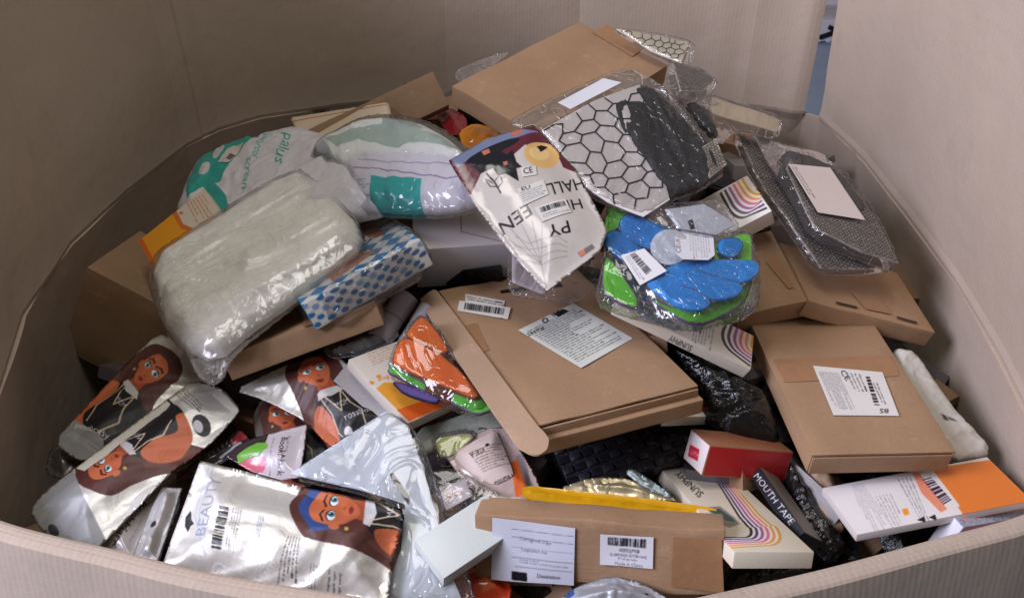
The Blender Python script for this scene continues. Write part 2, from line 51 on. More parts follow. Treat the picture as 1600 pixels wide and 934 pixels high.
ITEMS.append(json.loads('{"kind":"soft","name":"cushion_bag","label":"white plastic bag with teal printed waves at the back left","cat":"bag","M":[[-0.0645,0.9944,0.0838],[-0.9573,-0.038,-0.2867],[-0.2819,-0.0987,0.9544],[-0.3599,1.1585,1.0398]],"outline":[[-0.0386,0.1378],[0.0384,0.1378],[0.0942,0.1302],[0.1201,0.0674],[0.1206,0.0073],[0.1073,-0.0592],[-0.0028,-0.1516],[-0.1745,-0.1989],[-0.1689,-0.1501],[-0.1666,-0.0826],[-0.1542,-0.0168],[-0.1058,0.0586]],"T":0.04,"mat":"poly","bg":[218,216,222],"art":[["p",[40,160,150],[[0.1278,0.0347],[0.1216,0.002],[0.0743,0.0171],[0.0352,0.0399],[-0.0268,0.0528],[-0.0222,0.0762],[-0.0387,0.1031],[0.0235,0.1216],[0.0743,0.1094],[0.1117,0.0878]]],["p",[40,160,150],[[-0.0126,0.0823],[-0.0272,0.0588],[-0.0675,0.035],[-0.1,0.0249],[-0.1065,0.0372],[-0.0587,0.0605],[-0.0104,0.0869]]],["p",[205,203,208],[[0.0766,0.0642],[0.0733,0.0626],[0.0692,0.0615],[0.0646,0.061],[0.0598,0.0612],[0.0552,0.0619],[0.0509,0.0633],[0.0475,0.065],[0.0449,0.0672],[0.0435,0.0695],[0.0433,0.0719],[0.0444,0.0741],[0.0466,0.0761],[0.0498,0.0777],[0.0538,0.0788],[0.0583,0.0794],[0.0631,0.0793],[0.0679,0.0785],[0.0721,0.0772],[0.0757,0.0755],[0.0783,0.0733],[0.0798,0.0709],[0.08,0.0685],[0.0789,0.0662]]],["p",[205,203,208],[[0.0346,0.08],[0.0315,0.0783],[0.0276,0.0772],[0.0234,0.0766],[0.0191,0.0766],[0.0149,0.0772],[0.0111,0.0784],[0.0081,0.08],[0.0059,0.0819],[0.0048,0.0841],[0.0047,0.0864],[0.0058,0.0886],[0.0079,0.0905],[0.011,0.0921],[0.0147,0.0933],[0.0189,0.0939],[0.0233,0.0939],[0.0275,0.0934],[0.0313,0.0923],[0.0345,0.0907],[0.0367,0.0887],[0.0379,0.0865],[0.0379,0.0842],[0.0368,0.0819]]],["p",[205,203,208],[[0.1137,0.0551],[0.1115,0.054],[0.1087,0.0532],[0.1056,0.0529],[0.1024,0.0529],[0.0994,0.0534],[0.0966,0.0542],[0.0944,0.0554],[0.0928,0.0567],[0.092,0.0583],[0.092,0.0599],[0.0928,0.0614],[0.0944,0.0627],[0.0966,0.0638],[0.0994,0.0646],[0.1024,0.0649],[0.1056,0.0649],[0.1087,0.0645],[0.1115,0.0637],[0.1137,0.0625],[0.1153,0.0611],[0.1162,0.0596],[0.1162,0.058],[0.1153,0.0564]]],["t","palus",[0.0651,-0.0349],[-0.0187,-0.0323],[0.047,-0.0533],[40,160,150]],["t","Waterproof",[0.1116,0.0016],[0.0163,0.0096],[0.0963,-0.0117],[60,170,160]],["t","screen",[0.014,0.0154],[-0.0669,0.0095],[0.0043,0.0027],[60,170,160]]],"parts":[{"name":"sticker","outline":[[0.0284,0.0647],[0.0683,0.048],[0.0613,0.0277],[0.0172,0.0459]],"mat":"paper","bg":[205,195,185],"art":[["bar",[[0.0305,0.0515],[0.0434,0.0456],[0.0393,0.0375],[0.0251,0.0443]],9,[20,20,22]]]}],"wr":[0.007,0.05,20,2.5],"rnd":1,"wr2":[0.002,0.016,10,2],"edge":0.06}'))
ITEMS.append(json.loads('{"kind":"soft","name":"cloth_pack","label":"clear pack of folded white and sage green cloth beside the teal bag","cat":"fabric pack","M":[[0.2466,0.9236,0.2935],[-0.9316,0.3093,-0.1907],[-0.2669,-0.2264,0.9368],[-0.1571,1.0902,1.1114]],"outline":[[-0.0103,0.1506],[0.0322,0.1506],[0.0673,0.0993],[0.0839,0.043],[0.0686,-0.0182],[0.0319,-0.0786],[-0.004,-0.1192],[-0.041,-0.1523],[-0.0868,-0.1738],[-0.1098,-0.119],[-0.1099,-0.0388],[-0.101,0.0254],[-0.0666,0.086]],"T":0.04,"mat":"film","bg":[215,212,208],"art":[],"parts":[{"name":"folded_cloth","outline":[[-0.0039,0.0906],[0.0147,0.0726],[0.0226,-0.0194],[-0.0072,-0.112],[-0.0822,-0.1666],[-0.1043,-0.1173],[-0.1018,-0.0266],[-0.0917,0.0263]],"mat":"cloth","T":0.022,"under":1,"bg":[216,213,222],"wr":[0.004,0.022,0,5],"art":[["l",[150,130,160],0.00235,[[-0.0336,0.0459],[-0.0489,-0.0446],[-0.0602,-0.1032],[-0.0582,-0.1529]]],["l",[170,160,185],0.00235,[[-0.0187,0.0439],[-0.0295,-0.0377],[-0.0357,-0.1358]]],["p",[52,168,165],[[-0.0531,0.0098],[-0.059,-0.0657],[-0.1037,-0.0773],[-0.1014,-0.0032]]],["m",[[-0.0528,0.0599],[-0.0566,0.0143],[-0.0863,0.0056],[-0.0819,0.0478]],5,[130,150,165]]]},{"name":"folded_cloth","outline":[[-0.0019,0.1332],[0.0347,0.1227],[0.0672,0.0782],[0.0726,0.0388],[0.0576,-0.022],[0.0231,-0.0767],[-0.0211,-0.1252],[-0.024,-0.0825],[-0.0153,0.0058],[-0.0208,0.0531],[-0.0327,0.0683]],"mat":"cloth","T":0.016,"dz":0.01,"under":1,"bg":[228,229,226],"wr":[0.004,0.03,20,3],"art":[["p",[170,186,176],[[0.0207,0.1114],[0.0422,0.0682],[0.0491,0.0098],[0.0198,-0.0683],[-0.0069,-0.1046],[0.0073,-0.044],[-0.0035,-0.0093],[0.0178,0.0585],[0.0035,0.0834]]],["p",[168,182,176],[[0.0643,0.0356],[0.0587,-0.0067],[0.0343,-0.0397],[0.0271,-0.0081],[0.045,0.0284]]],["p",[172,176,184],[[-0.0022,0.1267],[0.0208,0.1136],[-0.0039,0.0906],[-0.025,0.0735]]]]}],"wr":[0.005,0.035,10,1.6],"rnd":1,"wr2":[0.001,0.016,30,1.5]}'))
ITEMS.append(json.loads('{"kind":"soft","name":"foam_bag","label":"folded white foam sheets in a wrinkled clear bag, largest white bag on the left","cat":"bag","M":[[0.7991,0.5482,0.2467],[-0.5789,0.8123,0.0702],[-0.1619,-0.199,0.9665],[-0.3232,0.9103,1.0442]],"outline":[[-0.1067,0.0909],[-0.0804,0.1223],[-0.0264,0.1317],[0.0418,0.1362],[0.1025,0.1401],[0.1389,0.1325],[0.1404,0.1073],[0.1484,0.0444],[0.1469,-0.0209],[0.137,-0.0523],[0.1198,-0.0731],[0.0868,-0.08],[0.0401,-0.0841],[-0.0078,-0.0937],[-0.049,-0.1011],[-0.0779,-0.1111],[-0.0945,-0.1314],[-0.1094,-0.1309],[-0.1179,-0.101],[-0.1149,-0.0621],[-0.1219,-0.0222],[-0.118,0.03]],"T":0.02,"mat":"film","bg":[215,212,208],"art":[],"parts":[{"name":"foam_sheet","outline":[[-0.1002,0.0844],[-0.0753,0.1139],[0.0374,0.1261],[0.0976,0.1299],[0.1338,0.1222],[0.1369,0.0731],[0.0901,0.0343],[-0.064,0.0363],[-0.1078,0.0346]],"mat":"poly","T":0.014,"dz":0.008,"under":1,"bg":[240,237,230],"wr":[0.005,0.026,-4,6],"wr2":[0.0006,0.014,20,3]},{"name":"foam_sheet","outline":[[-0.1029,0.0671],[-0.0701,0.0892],[0.0456,0.0802],[0.1157,0.0661],[0.1434,0.0442],[0.1445,-0.0184],[0.1346,-0.0498],[0.1173,-0.0675],[0.0421,-0.0802],[-0.0491,-0.0918],[-0.0789,-0.1],[-0.0994,-0.0908],[-0.1124,-0.0578],[-0.1176,-0.0058]],"mat":"poly","T":0.024,"under":1,"bg":[242,239,230],"wr":[0.0075,0.032,3,6],"wr2":[0.0007,0.014,20,3]}],"wr":[0.005,0.035,0,4],"rnd":1,"wr2":[0.0018,0.014,30,2],"edge":0.03,"crinkle":1}'))
ITEMS.append(json.loads('{"kind":"soft","name":"halloween_pouch","label":"clear sleeve with a halloween haunted house print and upside-down black lettering","cat":"party pack","M":[[0.785,0.5786,0.2211],[-0.6178,0.7051,0.3482],[0.0455,-0.4099,0.911],[0.0233,0.9202,1.1424]],"outline":[[-0.042,0.1093],[0.0159,0.1093],[0.0772,0.0929],[0.0751,0.0068],[0.0476,-0.084],[0.0209,-0.1008],[-0.0638,-0.106],[-0.0639,-0.0434],[-0.056,0.0402]],"T":0.014,"mat":"gloss","bg":[208,200,192],"art":[["p",[98,40,52],[[-0.0483,0.1152],[0.0838,0.101],[0.0783,-0.0076],[0.0643,0.0183],[0.0719,0.0398],[0.045,0.0694],[0.0075,0.0599],[-0.0235,0.068],[-0.0518,0.0521],[-0.0461,0.0893]]],["p",[120,130,160],[[-0.0385,0.1141],[0.0524,0.1044],[0.0752,0.0815],[0.0048,0.0949],[-0.0396,0.0942]]],["p",[28,28,36],[[0.0479,0.0832],[0.0458,0.0812],[0.0413,0.0797],[0.0346,0.0787],[0.0261,0.0784],[0.0166,0.0787],[0.0067,0.0797],[-0.003,0.0812],[-0.0118,0.0831],[-0.0192,0.0854],[-0.0246,0.0878],[-0.0278,0.0902],[-0.0284,0.0925],[-0.0264,0.0944],[-0.0221,0.0959],[-0.0156,0.0969],[-0.0073,0.0973],[0.0021,0.097],[0.0121,0.0961],[0.0219,0.0946],[0.0309,0.0927],[0.0385,0.0904],[0.0441,0.088],[0.0473,0.0855]]],["p",[28,28,36],[[-0.0271,0.0851],[-0.0045,0.0955],[0.013,0.0926],[0.016,0.0683],[0.0272,0.0724],[0.0175,0.0525],[0.0183,0.0422],[0.0115,0.0448],[0.002,0.0279],[-0.0033,0.0461],[-0.012,0.05],[-0.0099,0.0629],[-0.0241,0.0672]]],["p",[200,120,90],[[-0.0021,0.0962],[0.008,0.0938],[0.0044,0.0866],[-0.0044,0.088]]],["p",[200,120,90],[[0.0043,0.0622],[0.0099,0.0605],[0.0069,0.0554],[0.002,0.0566]]],["p",[200,110,90],[[0.0473,0.1005],[0.0609,0.0957],[0.0564,0.0888],[0.0435,0.0931]]],["l",[28,28,36],0.00171,[[-0.0246,0.0287],[-0.0204,0.0467],[-0.0197,0.0628]]],["l",[28,28,36],0.00089,[[-0.0204,0.0467],[-0.0107,0.0491]]],["l",[28,28,36],0.0009,[[-0.0226,0.0389],[-0.0276,0.0449],[-0.0267,0.0537]]],["l",[28,28,36],0.00089,[[-0.0225,0.0365],[-0.0135,0.0393],[-0.0107,0.0467]]],["l",[28,28,36],0.00089,[[-0.0228,0.0461],[-0.0256,0.0576]]],["p",[228,184,116],[[0.0707,0.0333],[0.0663,0.0292],[0.061,0.0263],[0.0552,0.0247],[0.0492,0.0246],[0.0435,0.026],[0.0385,0.0287],[0.0344,0.0327],[0.0315,0.0375],[0.0301,0.043],[0.0302,0.0487],[0.0319,0.0543],[0.035,0.0593],[0.0393,0.0635],[0.0445,0.0666],[0.0504,0.0683],[0.0564,0.0684],[0.0623,0.0671],[0.0674,0.0643],[0.0716,0.0603],[0.0745,0.0553],[0.0758,0.0497],[0.0756,0.0439],[0.0739,0.0383]]],["p",[238,205,140],[[0.0617,0.0423],[0.0594,0.0402],[0.0566,0.0387],[0.0534,0.0379],[0.0501,0.038],[0.0469,0.0389],[0.044,0.0405],[0.0416,0.0427],[0.0399,0.0454],[0.039,0.0484],[0.0389,0.0515],[0.0397,0.0545],[0.0413,0.0572],[0.0436,0.0593],[0.0464,0.0609],[0.0496,0.0616],[0.0529,0.0616],[0.0562,0.0607],[0.0591,0.0591],[0.0615,0.0568],[0.0632,0.0541],[0.0641,0.0511],[0.0642,0.0479],[0.0633,0.045]]],["p",[20,20,22],[[0.0565,0.061],[0.0642,0.0604],[0.0694,0.0541],[0.0617,0.0522],[0.0547,0.0511],[0.0566,0.056]]],["t","HALL",[0.0732,-0.0051],[0.0258,0.0058],[0.066,-0.0212],[20,20,22]],["t","HP",[0.0496,-0.0305],[0.0238,-0.0231],[0.0429,-0.0443],[20,20,22]],["t","EEN",[-0.0105,-0.0025],[-0.0508,-0.0002],[-0.0148,-0.0194],[20,20,22]],["t","PY",[0.0134,-0.0498],[-0.0129,-0.0415],[0.0064,-0.064],[20,20,22]],["p",[130,120,118],[[-0.0023,-0.0869],[0.0195,-0.0877],[0.019,-0.0939],[-0.0021,-0.0936]]],["p",[225,140,110],[[-0.0011,-0.0867],[0.0071,-0.0873],[0.0054,-0.0926],[-0.0022,-0.0924]]],["l",[150,145,140],0.00071,[[-0.0561,-0.0119],[-0.046,-0.075],[-0.0601,-0.1015]]],["l",[150,145,140],0.00075,[[-0.0443,-0.0161],[-0.046,-0.075],[-0.0601,-0.1015]]],["l",[150,145,140],0.00079,[[-0.0325,-0.0204],[-0.046,-0.075],[-0.0601,-0.1015]]],["l",[150,145,140],0.00078,[[-0.0205,-0.0247],[-0.046,-0.075],[-0.0601,-0.1015]]],["l",[150,145,140],0.00079,[[-0.0086,-0.029],[-0.046,-0.075],[-0.0601,-0.1015]]],["l",[150,145,140],0.00075,[[-0.0468,-0.0277],[-0.0409,-0.0453],[-0.0267,-0.0513],[-0.0101,-0.0592],[-0.005,-0.0718]]],["l",[150,145,140],0.00075,[[-0.0534,-0.036],[-0.0453,-0.0507],[-0.0334,-0.0595],[-0.0157,-0.066],[-0.0084,-0.0758]]],["l",[150,145,140],0.00075,[[-0.0599,-0.0443],[-0.0496,-0.0562],[-0.04,-0.0677],[-0.0213,-0.0728],[-0.0118,-0.0799]]],["l",[150,145,140],0.00071,[[-0.0663,-0.0524],[-0.054,-0.0616],[-0.0465,-0.0757],[-0.0269,-0.0795],[-0.0152,-0.0839]]]],"parts":[{"name":"sticker","outline":[[0.0153,0.0421],[0.0328,0.0341],[0.0255,0.0226],[0.0093,0.0297]],"mat":"paper","bg":[222,218,212],"art":[["t","CE",[0.013,0.0318],[0.0236,0.0276],[0.0171,0.0393],[20,20,22]]]},{"name":"sticker","outline":[[-0.0081,0.0201],[0.0269,0.0121],[0.0186,-0.0077],[-0.0152,-0.0036]],"mat":"paper","bg":[222,218,212],"art":[["t","EU",[-0.0043,0.0138],[0.0061,0.0108],[-0.002,0.0188],[20,20,22]],["m",[[-0.0073,0.0136],[0.0202,0.0075],[0.0149,-0.005],[-0.0124,-0.0]],5,[120,115,112]]]},{"name":"barcode_sticker","outline":[[-0.0078,-0.0137],[0.0311,-0.0239],[0.0253,-0.0426],[-0.0131,-0.0347]],"mat":"paper","bg":[222,218,212],"art":[["bar",[[-0.0029,-0.0173],[0.0275,-0.0258],[0.0251,-0.0322],[-0.0057,-0.0243]],26,[20,20,22]],["m",[[-0.0063,-0.0262],[0.0246,-0.0341],[0.0216,-0.0399],[-0.0079,-0.0318]],2,[90,90,90]]]}],"wr":[0.0016,0.06,60,1.5],"rnd":0}'))
ITEMS.append(json.loads('{"kind":"soft","name":"snack_pouch","label":"rounded white sleeve end peeking below the halloween pouch","cat":"pouch","M":[[0.9753,0.1935,0.1063],[-0.2193,0.9041,0.3667],[-0.0252,-0.3809,0.9243],[0.0481,0.8828,1.0584]],"outline":[[-0.0471,0.046],[-0.0268,0.046],[-0.0032,-0.0125],[0.0689,0.0228],[0.0612,-0.0187],[0.0194,-0.0411],[-0.0165,-0.0279],[-0.0558,-0.011]],"T":0.014,"mat":"film","bg":[215,212,208],"art":[],"parts":[{"name":"card","outline":[[-0.0398,0.0423],[-0.0095,-0.0185],[-0.0163,-0.0206],[-0.0486,0.0031]],"mat":"card","T":0.006,"under":1,"bg":[214,204,206]}],"wr":[0.004,0.02,30,1],"rnd":1}'))
ITEMS.append(json.loads('{"kind":"soft","name":"fishnet_bag","label":"large clear bag with wide-hole black fishnet over white card, centre back","cat":"stocking pack","M":[[0.7928,0.5751,0.2019],[-0.6078,0.7208,0.3331],[0.0461,-0.3868,0.921],[0.1456,1.0242,1.1655]],"outline":[[-0.1036,0.1199],[-0.0401,0.1199],[0.0941,0.1087],[0.1101,0.0572],[0.0978,-0.0306],[0.0735,-0.1064],[0.0282,-0.1087],[-0.011,-0.0989],[-0.0597,-0.1008],[-0.0841,-0.0588],[-0.0969,-0.0199],[-0.0809,0.0752]],"T":0.022,"mat":"film","bg":[215,212,208],"art":[],"parts":[{"name":"card","outline":[[-0.0789,0.0764],[0.0103,0.0765],[0.0783,0.0652],[-0.0194,-0.0989],[-0.0628,-0.0997],[-0.0841,-0.0588],[-0.0937,-0.0161]],"mat":"card","T":0.01,"under":1,"bg":[222,214,212],"net":["hex",0.026,0.0019]},{"name":"folded_stocking","outline":[[0.0147,0.0612],[0.0828,0.0677],[0.0952,0.0311],[0.0745,-0.1021],[0.0389,-0.109],[-0.0031,-0.0985],[-0.0131,-0.0818],[-0.0089,-0.0204]],"mat":"blackcloth","T":0.01,"under":1,"bg":[12,11,13],"wr":[0.0045,0.018,60,5],"dz":0.002},{"name":"mesh_patch","outline":[[0.0587,-0.0631],[0.0921,-0.0635],[0.0738,-0.1016],[0.0404,-0.1052]],"mat":"card","T":0.012,"under":1,"bg":[190,180,165],"dz":0.002,"net":["hex",0.0042,0.0007]},{"name":"sticker","outline":[[-0.03,0.1033],[0.0491,0.1039],[0.0581,0.0793],[-0.0283,0.0806]],"mat":"paper","bg":[214,214,220]}],"wr":[0.003,0.03,55,2],"rnd":1}'))
ITEMS.append(json.loads('{"kind":"soft","name":"fishnet_bag","label":"small clear bag of fishnet behind the right end of the peak box","cat":"stocking pack","M":[[0.9829,-0.1763,-0.0529],[0.1841,0.9415,0.2824],[0.0,-0.2873,0.9578],[0.2201,1.27,1.2029]],"outline":[[-0.0856,0.0336],[-0.026,0.0336],[0.0489,0.0194],[0.0462,-0.0265],[0.0344,-0.042],[-0.0214,-0.0152]],"T":0.012,"mat":"film","bg":[215,212,208],"art":[],"parts":[{"name":"card","outline":[[-0.0708,0.022],[0.0371,0.0141],[0.0305,-0.0383],[-0.0166,-0.0173]],"mat":"card","T":0.006,"under":1,"bg":[215,205,185],"net":["hex",0.013,0.001]}],"wr":[0.003,0.02,0,1],"rnd":1}'))
ITEMS.append(json.loads('{"kind":"soft","name":"fishnet_bag","label":"crumpled clear bag with fine mesh on the back slope below the smallest net bag","cat":"stocking pack","M":[[0.9643,0.0641,-0.2569],[-0.0057,0.9751,0.2218],[0.2648,-0.2124,0.9406],[0.2559,1.179,1.1804]],"outline":[[-0.0364,0.0442],[0.021,0.0442],[0.0389,0.0197],[0.0188,-0.0177],[0.0359,-0.0306],[-0.0315,-0.0472],[-0.0451,-0.0083]],"T":0.014,"mat":"film","bg":[215,212,208],"art":[],"parts":[{"name":"card","outline":[[-0.0318,0.035],[0.0144,0.0338],[0.0283,0.0158],[0.006,-0.0193],[-0.0293,-0.032]],"mat":"card","T":0.007,"under":1,"bg":[180,172,160],"net":["hex",0.004,0.0007]}],"wr":[0.004,0.02,0,1],"rnd":1}'))
ITEMS.append(json.loads('{"kind":"soft","name":"fishnet_bag","label":"beige folded stocking pack lying against the back wall","cat":"stocking pack","M":[[0.8927,0.4145,-0.177],[-0.3498,0.8848,0.3078],[0.2842,-0.2129,0.9348],[0.3022,1.1401,1.1476]],"outline":[[-0.0571,0.0521],[-0.0034,0.0521],[0.0372,0.024],[0.0921,-0.0044],[0.0601,-0.0415],[-0.0041,-0.0238],[-0.0495,-0.0531],[-0.0677,-0.0014]],"T":0.014,"mat":"film","bg":[215,212,208],"art":[],"parts":[{"name":"card","outline":[[-0.0196,0.0438],[0.0823,-0.0084],[0.0584,-0.0335],[-0.0315,0.0046]],"mat":"card","T":0.007,"under":1,"bg":[205,190,165]},{"name":"folded_stocking","outline":[[-0.0545,0.0412],[-0.0282,0.0139],[-0.0436,-0.0432],[-0.0638,-0.0041]],"mat":"blackcloth","T":0.01,"under":1,"bg":[35,32,34],"wr":[0.002,0.02,60,3]}],"wr":[0.003,0.03,20,2],"rnd":1}'))
ITEMS.append(json.loads('{"kind":"soft","name":"fishnet_bag","label":"lower grey fishnet bag on the right slope, mostly hidden by another","cat":"stocking pack","M":[[0.9487,-0.1545,-0.2758],[0.2106,0.9595,0.1872],[0.2357,-0.2357,0.9428],[0.3832,1.0132,1.0707]],"outline":[[-0.1091,0.1241],[-0.0697,0.1241],[-0.0073,0.0444],[0.0414,-0.0295],[0.1272,-0.0493],[0.0787,-0.0794],[0.0177,-0.1058],[-0.0279,-0.0312],[-0.0715,0.0325]],"T":0.012,"mat":"film","bg":[215,212,208],"art":[],"parts":[{"name":"card","outline":[[-0.0982,0.1178],[-0.0647,0.1177],[-0.0073,0.0376],[0.0414,-0.0295],[0.1157,-0.0498],[0.079,-0.0735],[0.0204,-0.0977],[-0.0253,-0.0237],[-0.0671,0.0389]],"mat":"card","T":0.006,"under":1,"bg":[150,142,136],"net":["hex",0.0052,0.0009]}],"wr":[0.003,0.03,50,2],"rnd":1}'))
ITEMS.append(json.loads('{"kind":"soft","name":"fishnet_bag","label":"upper fishnet bag with blank card label beside the right wall","cat":"stocking pack","M":[[0.8912,-0.3345,-0.3064],[0.3876,0.9125,0.1312],[0.2357,-0.2357,0.9428],[0.4138,1.0416,1.0856]],"outline":[[-0.1191,0.069],[-0.0752,0.069],[-0.0131,0.0972],[0.0041,0.0693],[0.037,0.0409],[0.0722,0.0013],[0.1207,-0.0845],[0.07,-0.0959],[-0.0015,-0.0971],[-0.0376,-0.0435],[-0.0774,0.0064]],"T":0.018,"mat":"film","bg":[215,212,208],"art":[],"parts":[{"name":"card","outline":[[-0.0582,0.0043],[-0.0536,0.0431],[0.0054,0.0607],[0.0714,-0.0066],[0.114,-0.0788],[0.065,-0.0916],[-0.0003,-0.0893]],"mat":"card","T":0.01,"under":1,"bg":[168,158,150],"net":["hex",0.0048,0.0008]},{"name":"folded_stocking","outline":[[-0.0705,0.046],[-0.0306,0.0582],[0.0145,0.0518],[0.0604,0.0071],[0.0579,-0.0152],[0.0265,-0.0126],[-0.0081,0.0278],[-0.0512,0.0161]],"mat":"blackcloth","T":0.014,"under":1,"bg":[58,52,50],"wr":[0.003,0.02,60,3],"dz":0.003},{"name":"blank_label","outline":[[-0.0583,0.0049],[-0.0044,0.0338],[0.0574,-0.0371],[-0.0025,-0.0618]],"mat":"paper","bg":[205,192,184],"art":[["m",[[-0.0539,0.0014],[-0.0474,0.0065],[-0.0143,-0.0317],[-0.0207,-0.0366]],2,[90,80,75]]]}],"wr":[0.003,0.03,50,2],"rnd":1}'))
ITEMS.append(json.loads('{"kind":"soft","name":"foam_glove_pack","label":"clear bag of blue foam hands over green ones, right of centre","cat":"foam glove pack","M":[[0.2017,0.9381,0.2814],[-0.9794,0.1932,0.058],[-0.0,-0.2873,0.9578],[0.1996,0.8796,1.087]],"outline":[[-0.0867,0.0907],[-0.0039,0.0907],[0.0724,0.0982],[0.07,0.0511],[0.0449,0.0312],[0.0446,-0.0341],[0.0551,-0.08],[0.008,-0.0893],[-0.0511,-0.0957],[-0.0775,-0.0741],[-0.1041,-0.0145],[-0.0965,0.0488]],"T":0.03,"mat":"film","bg":[215,212,208],"art":[],"parts":[{"name":"foam_piece","outline":[[0.0717,0.0965],[0.0684,0.0533],[0.0402,0.054],[0.0295,0.0798],[-0.0081,0.0863],[0.0157,0.0957]],"mat":"foam","T":0.012,"under":1,"bg":[110,205,60],"edge":1},{"name":"foam_piece","outline":[[-0.0159,0.0897],[-0.0323,0.0724],[-0.0732,0.0429],[-0.0912,0.0408],[-0.086,0.0646],[-0.0733,0.0846]],"mat":"foam","T":0.012,"under":1,"bg":[110,205,60]},{"name":"foam_piece","outline":[[0.0234,-0.0318],[0.0502,-0.0718],[0.0457,-0.0804],[-0.0003,-0.0829],[-0.0169,-0.0639],[-0.0166,-0.0419]],"mat":"foam","T":0.012,"under":1,"bg":[110,210,50]},{"name":"foam_piece","outline":[[-0.0673,0.0415],[-0.0812,-0.0033],[-0.0667,-0.0379],[-0.0344,-0.072],[-0.0172,-0.0858],[-0.0569,-0.0766],[-0.0943,-0.0363],[-0.0975,-0.0119]],"mat":"foam","T":0.01,"under":1,"bg":[100,190,55]},{"name":"foam_finger","outline":[[0.0275,0.0795],[0.0415,0.0736],[0.0467,0.0586],[0.0381,0.0382],[0.0258,0.0063],[0.009,0.0033],[-0.0072,0.0183],[-0.0066,0.0447],[0.0076,0.0746]],"mat":"foam","T":0.02,"under":1,"bg":[40,130,205]},{"name":"foam_finger","outline":[[0.0038,0.0933],[0.0157,0.0857],[0.014,0.0739],[-0.0066,0.0447],[-0.0245,0.0203],[-0.046,0.0072],[-0.0678,0.0123],[-0.0459,0.0439],[-0.0258,0.0748],[-0.012,0.0903]],"mat":"foam","T":0.02,"under":1,"bg":[38,126,200]},{"name":"foam_palm","outline":[[-0.0369,0.0191],[-0.0236,0.0019],[-0.0103,-0.0341],[-0.002,-0.0793],[-0.0091,-0.0877],[-0.0208,-0.0874],[-0.0342,-0.0778],[-0.0397,-0.0651],[-0.0457,-0.0726],[-0.0594,-0.0646],[-0.0683,-0.048],[-0.0694,-0.0338],[-0.0779,-0.0373],[-0.0885,-0.0253],[-0.0898,-0.0055],[-0.0765,0.0187],[-0.0573,0.0389]],"mat":"foam","T":0.024,"under":1,"bg":[44,146,224],"art":[["l",[100,90,120],0.00132,[[-0.0397,-0.0651],[-0.0359,-0.0417],[-0.0333,-0.0174]]],["l",[100,90,120],0.00136,[[-0.0694,-0.0338],[-0.0612,-0.0196],[-0.0585,-0.0013]]]]},{"name":"foam_thumb","outline":[[0.0145,-0.0384],[0.0257,-0.0429],[0.0315,-0.0614],[0.0231,-0.0701],[0.0062,-0.0664],[-0.0039,-0.0558],[0.0012,-0.0422]],"mat":"foam","T":0.022,"under":1,"bg":[32,135,210]},{"name":"round_card","outline":[[0.003,-0.007],[-0.0043,-0.0068],[-0.0113,-0.0052],[-0.0177,-0.0022],[-0.0229,0.0019],[-0.0267,0.0069],[-0.0288,0.0125],[-0.029,0.0182],[-0.0274,0.0238],[-0.0241,0.0287],[-0.0192,0.0328],[-0.0131,0.0357],[-0.0061,0.0372],[0.0012,0.0373],[0.0084,0.0358],[0.015,0.0329],[0.0204,0.0287],[0.0244,0.0236],[0.0266,0.0178],[0.0268,0.0119],[0.025,0.0063],[0.0215,0.0012],[0.0164,-0.0028],[0.0101,-0.0056]],"mat":"card","T":0.024,"under":1,"bg":[205,212,222]},{"name":"label","outline":[[0.0278,0.0119],[0.0393,-0.0337],[-0.018,-0.0372],[-0.0317,0.0078]],"mat":"paper","bg":[220,220,226],"dz":0.001,"art":[["t","CE",[-0.0178,0.0024],[-0.0022,0.0038],[-0.0191,0.0082],[90,90,95]],["t","UK",[-0.0003,0.004],[0.0117,0.0051],[-0.0013,0.0091],[130,90,90]],["m",[[0.0241,-0.0052],[0.0312,-0.0297],[-0.0126,-0.0327],[-0.0215,-0.0083]],8,[150,150,155]]]},{"name":"barcode_sticker","outline":[[-0.0268,0.0698],[-0.0156,0.0445],[-0.0449,0.0156],[-0.0661,0.0427]],"mat":"paper","bg":[218,216,216],"dz":0.001,"art":[["bar",[[-0.0257,0.0598],[-0.0216,0.0543],[-0.0454,0.0322],[-0.0522,0.0373]],20,[60,60,60]],["m",[[-0.0287,0.0646],[-0.0259,0.0605],[-0.0547,0.04],[-0.0593,0.0438]],2,[120,120,120]]]}],"wr":[0.004,0.02,20,1],"rnd":1,"crinkle":1}'))
ITEMS.append(json.loads('{"kind":"soft","name":"crinkled_bag","label":"empty crinkled clear plastic bag behind the blue foam gloves","cat":"clear bag","M":[[0.7121,0.6851,0.1537],[-0.6909,0.6448,0.3268],[0.1247,-0.3389,0.9325],[0.2238,0.9309,1.1182]],"outline":[[-0.0548,0.0396],[-0.0162,0.0396],[0.0126,0.012],[0.0484,-0.0005],[0.026,-0.053],[-0.0031,-0.0507],[-0.0312,-0.0235],[-0.05,0.0111]],"T":0.02,"mat":"film","bg":[215,212,208],"art":[],"parts":[{"name":"paper_insert","outline":[[-0.0294,0.0285],[0.0142,0.003],[0.0205,-0.0423],[-0.011,-0.0371],[-0.0399,-0.0006]],"mat":"card","T":0.008,"under":1,"bg":[205,208,220],"art":[["p",[20,20,22],[[-0.0229,-0.0017],[-0.0162,-0.0033],[-0.0245,-0.0141],[-0.0298,-0.0124]]]]}],"wr":[0.007,0.018,30,1],"rnd":1,"crinkle":1}'))
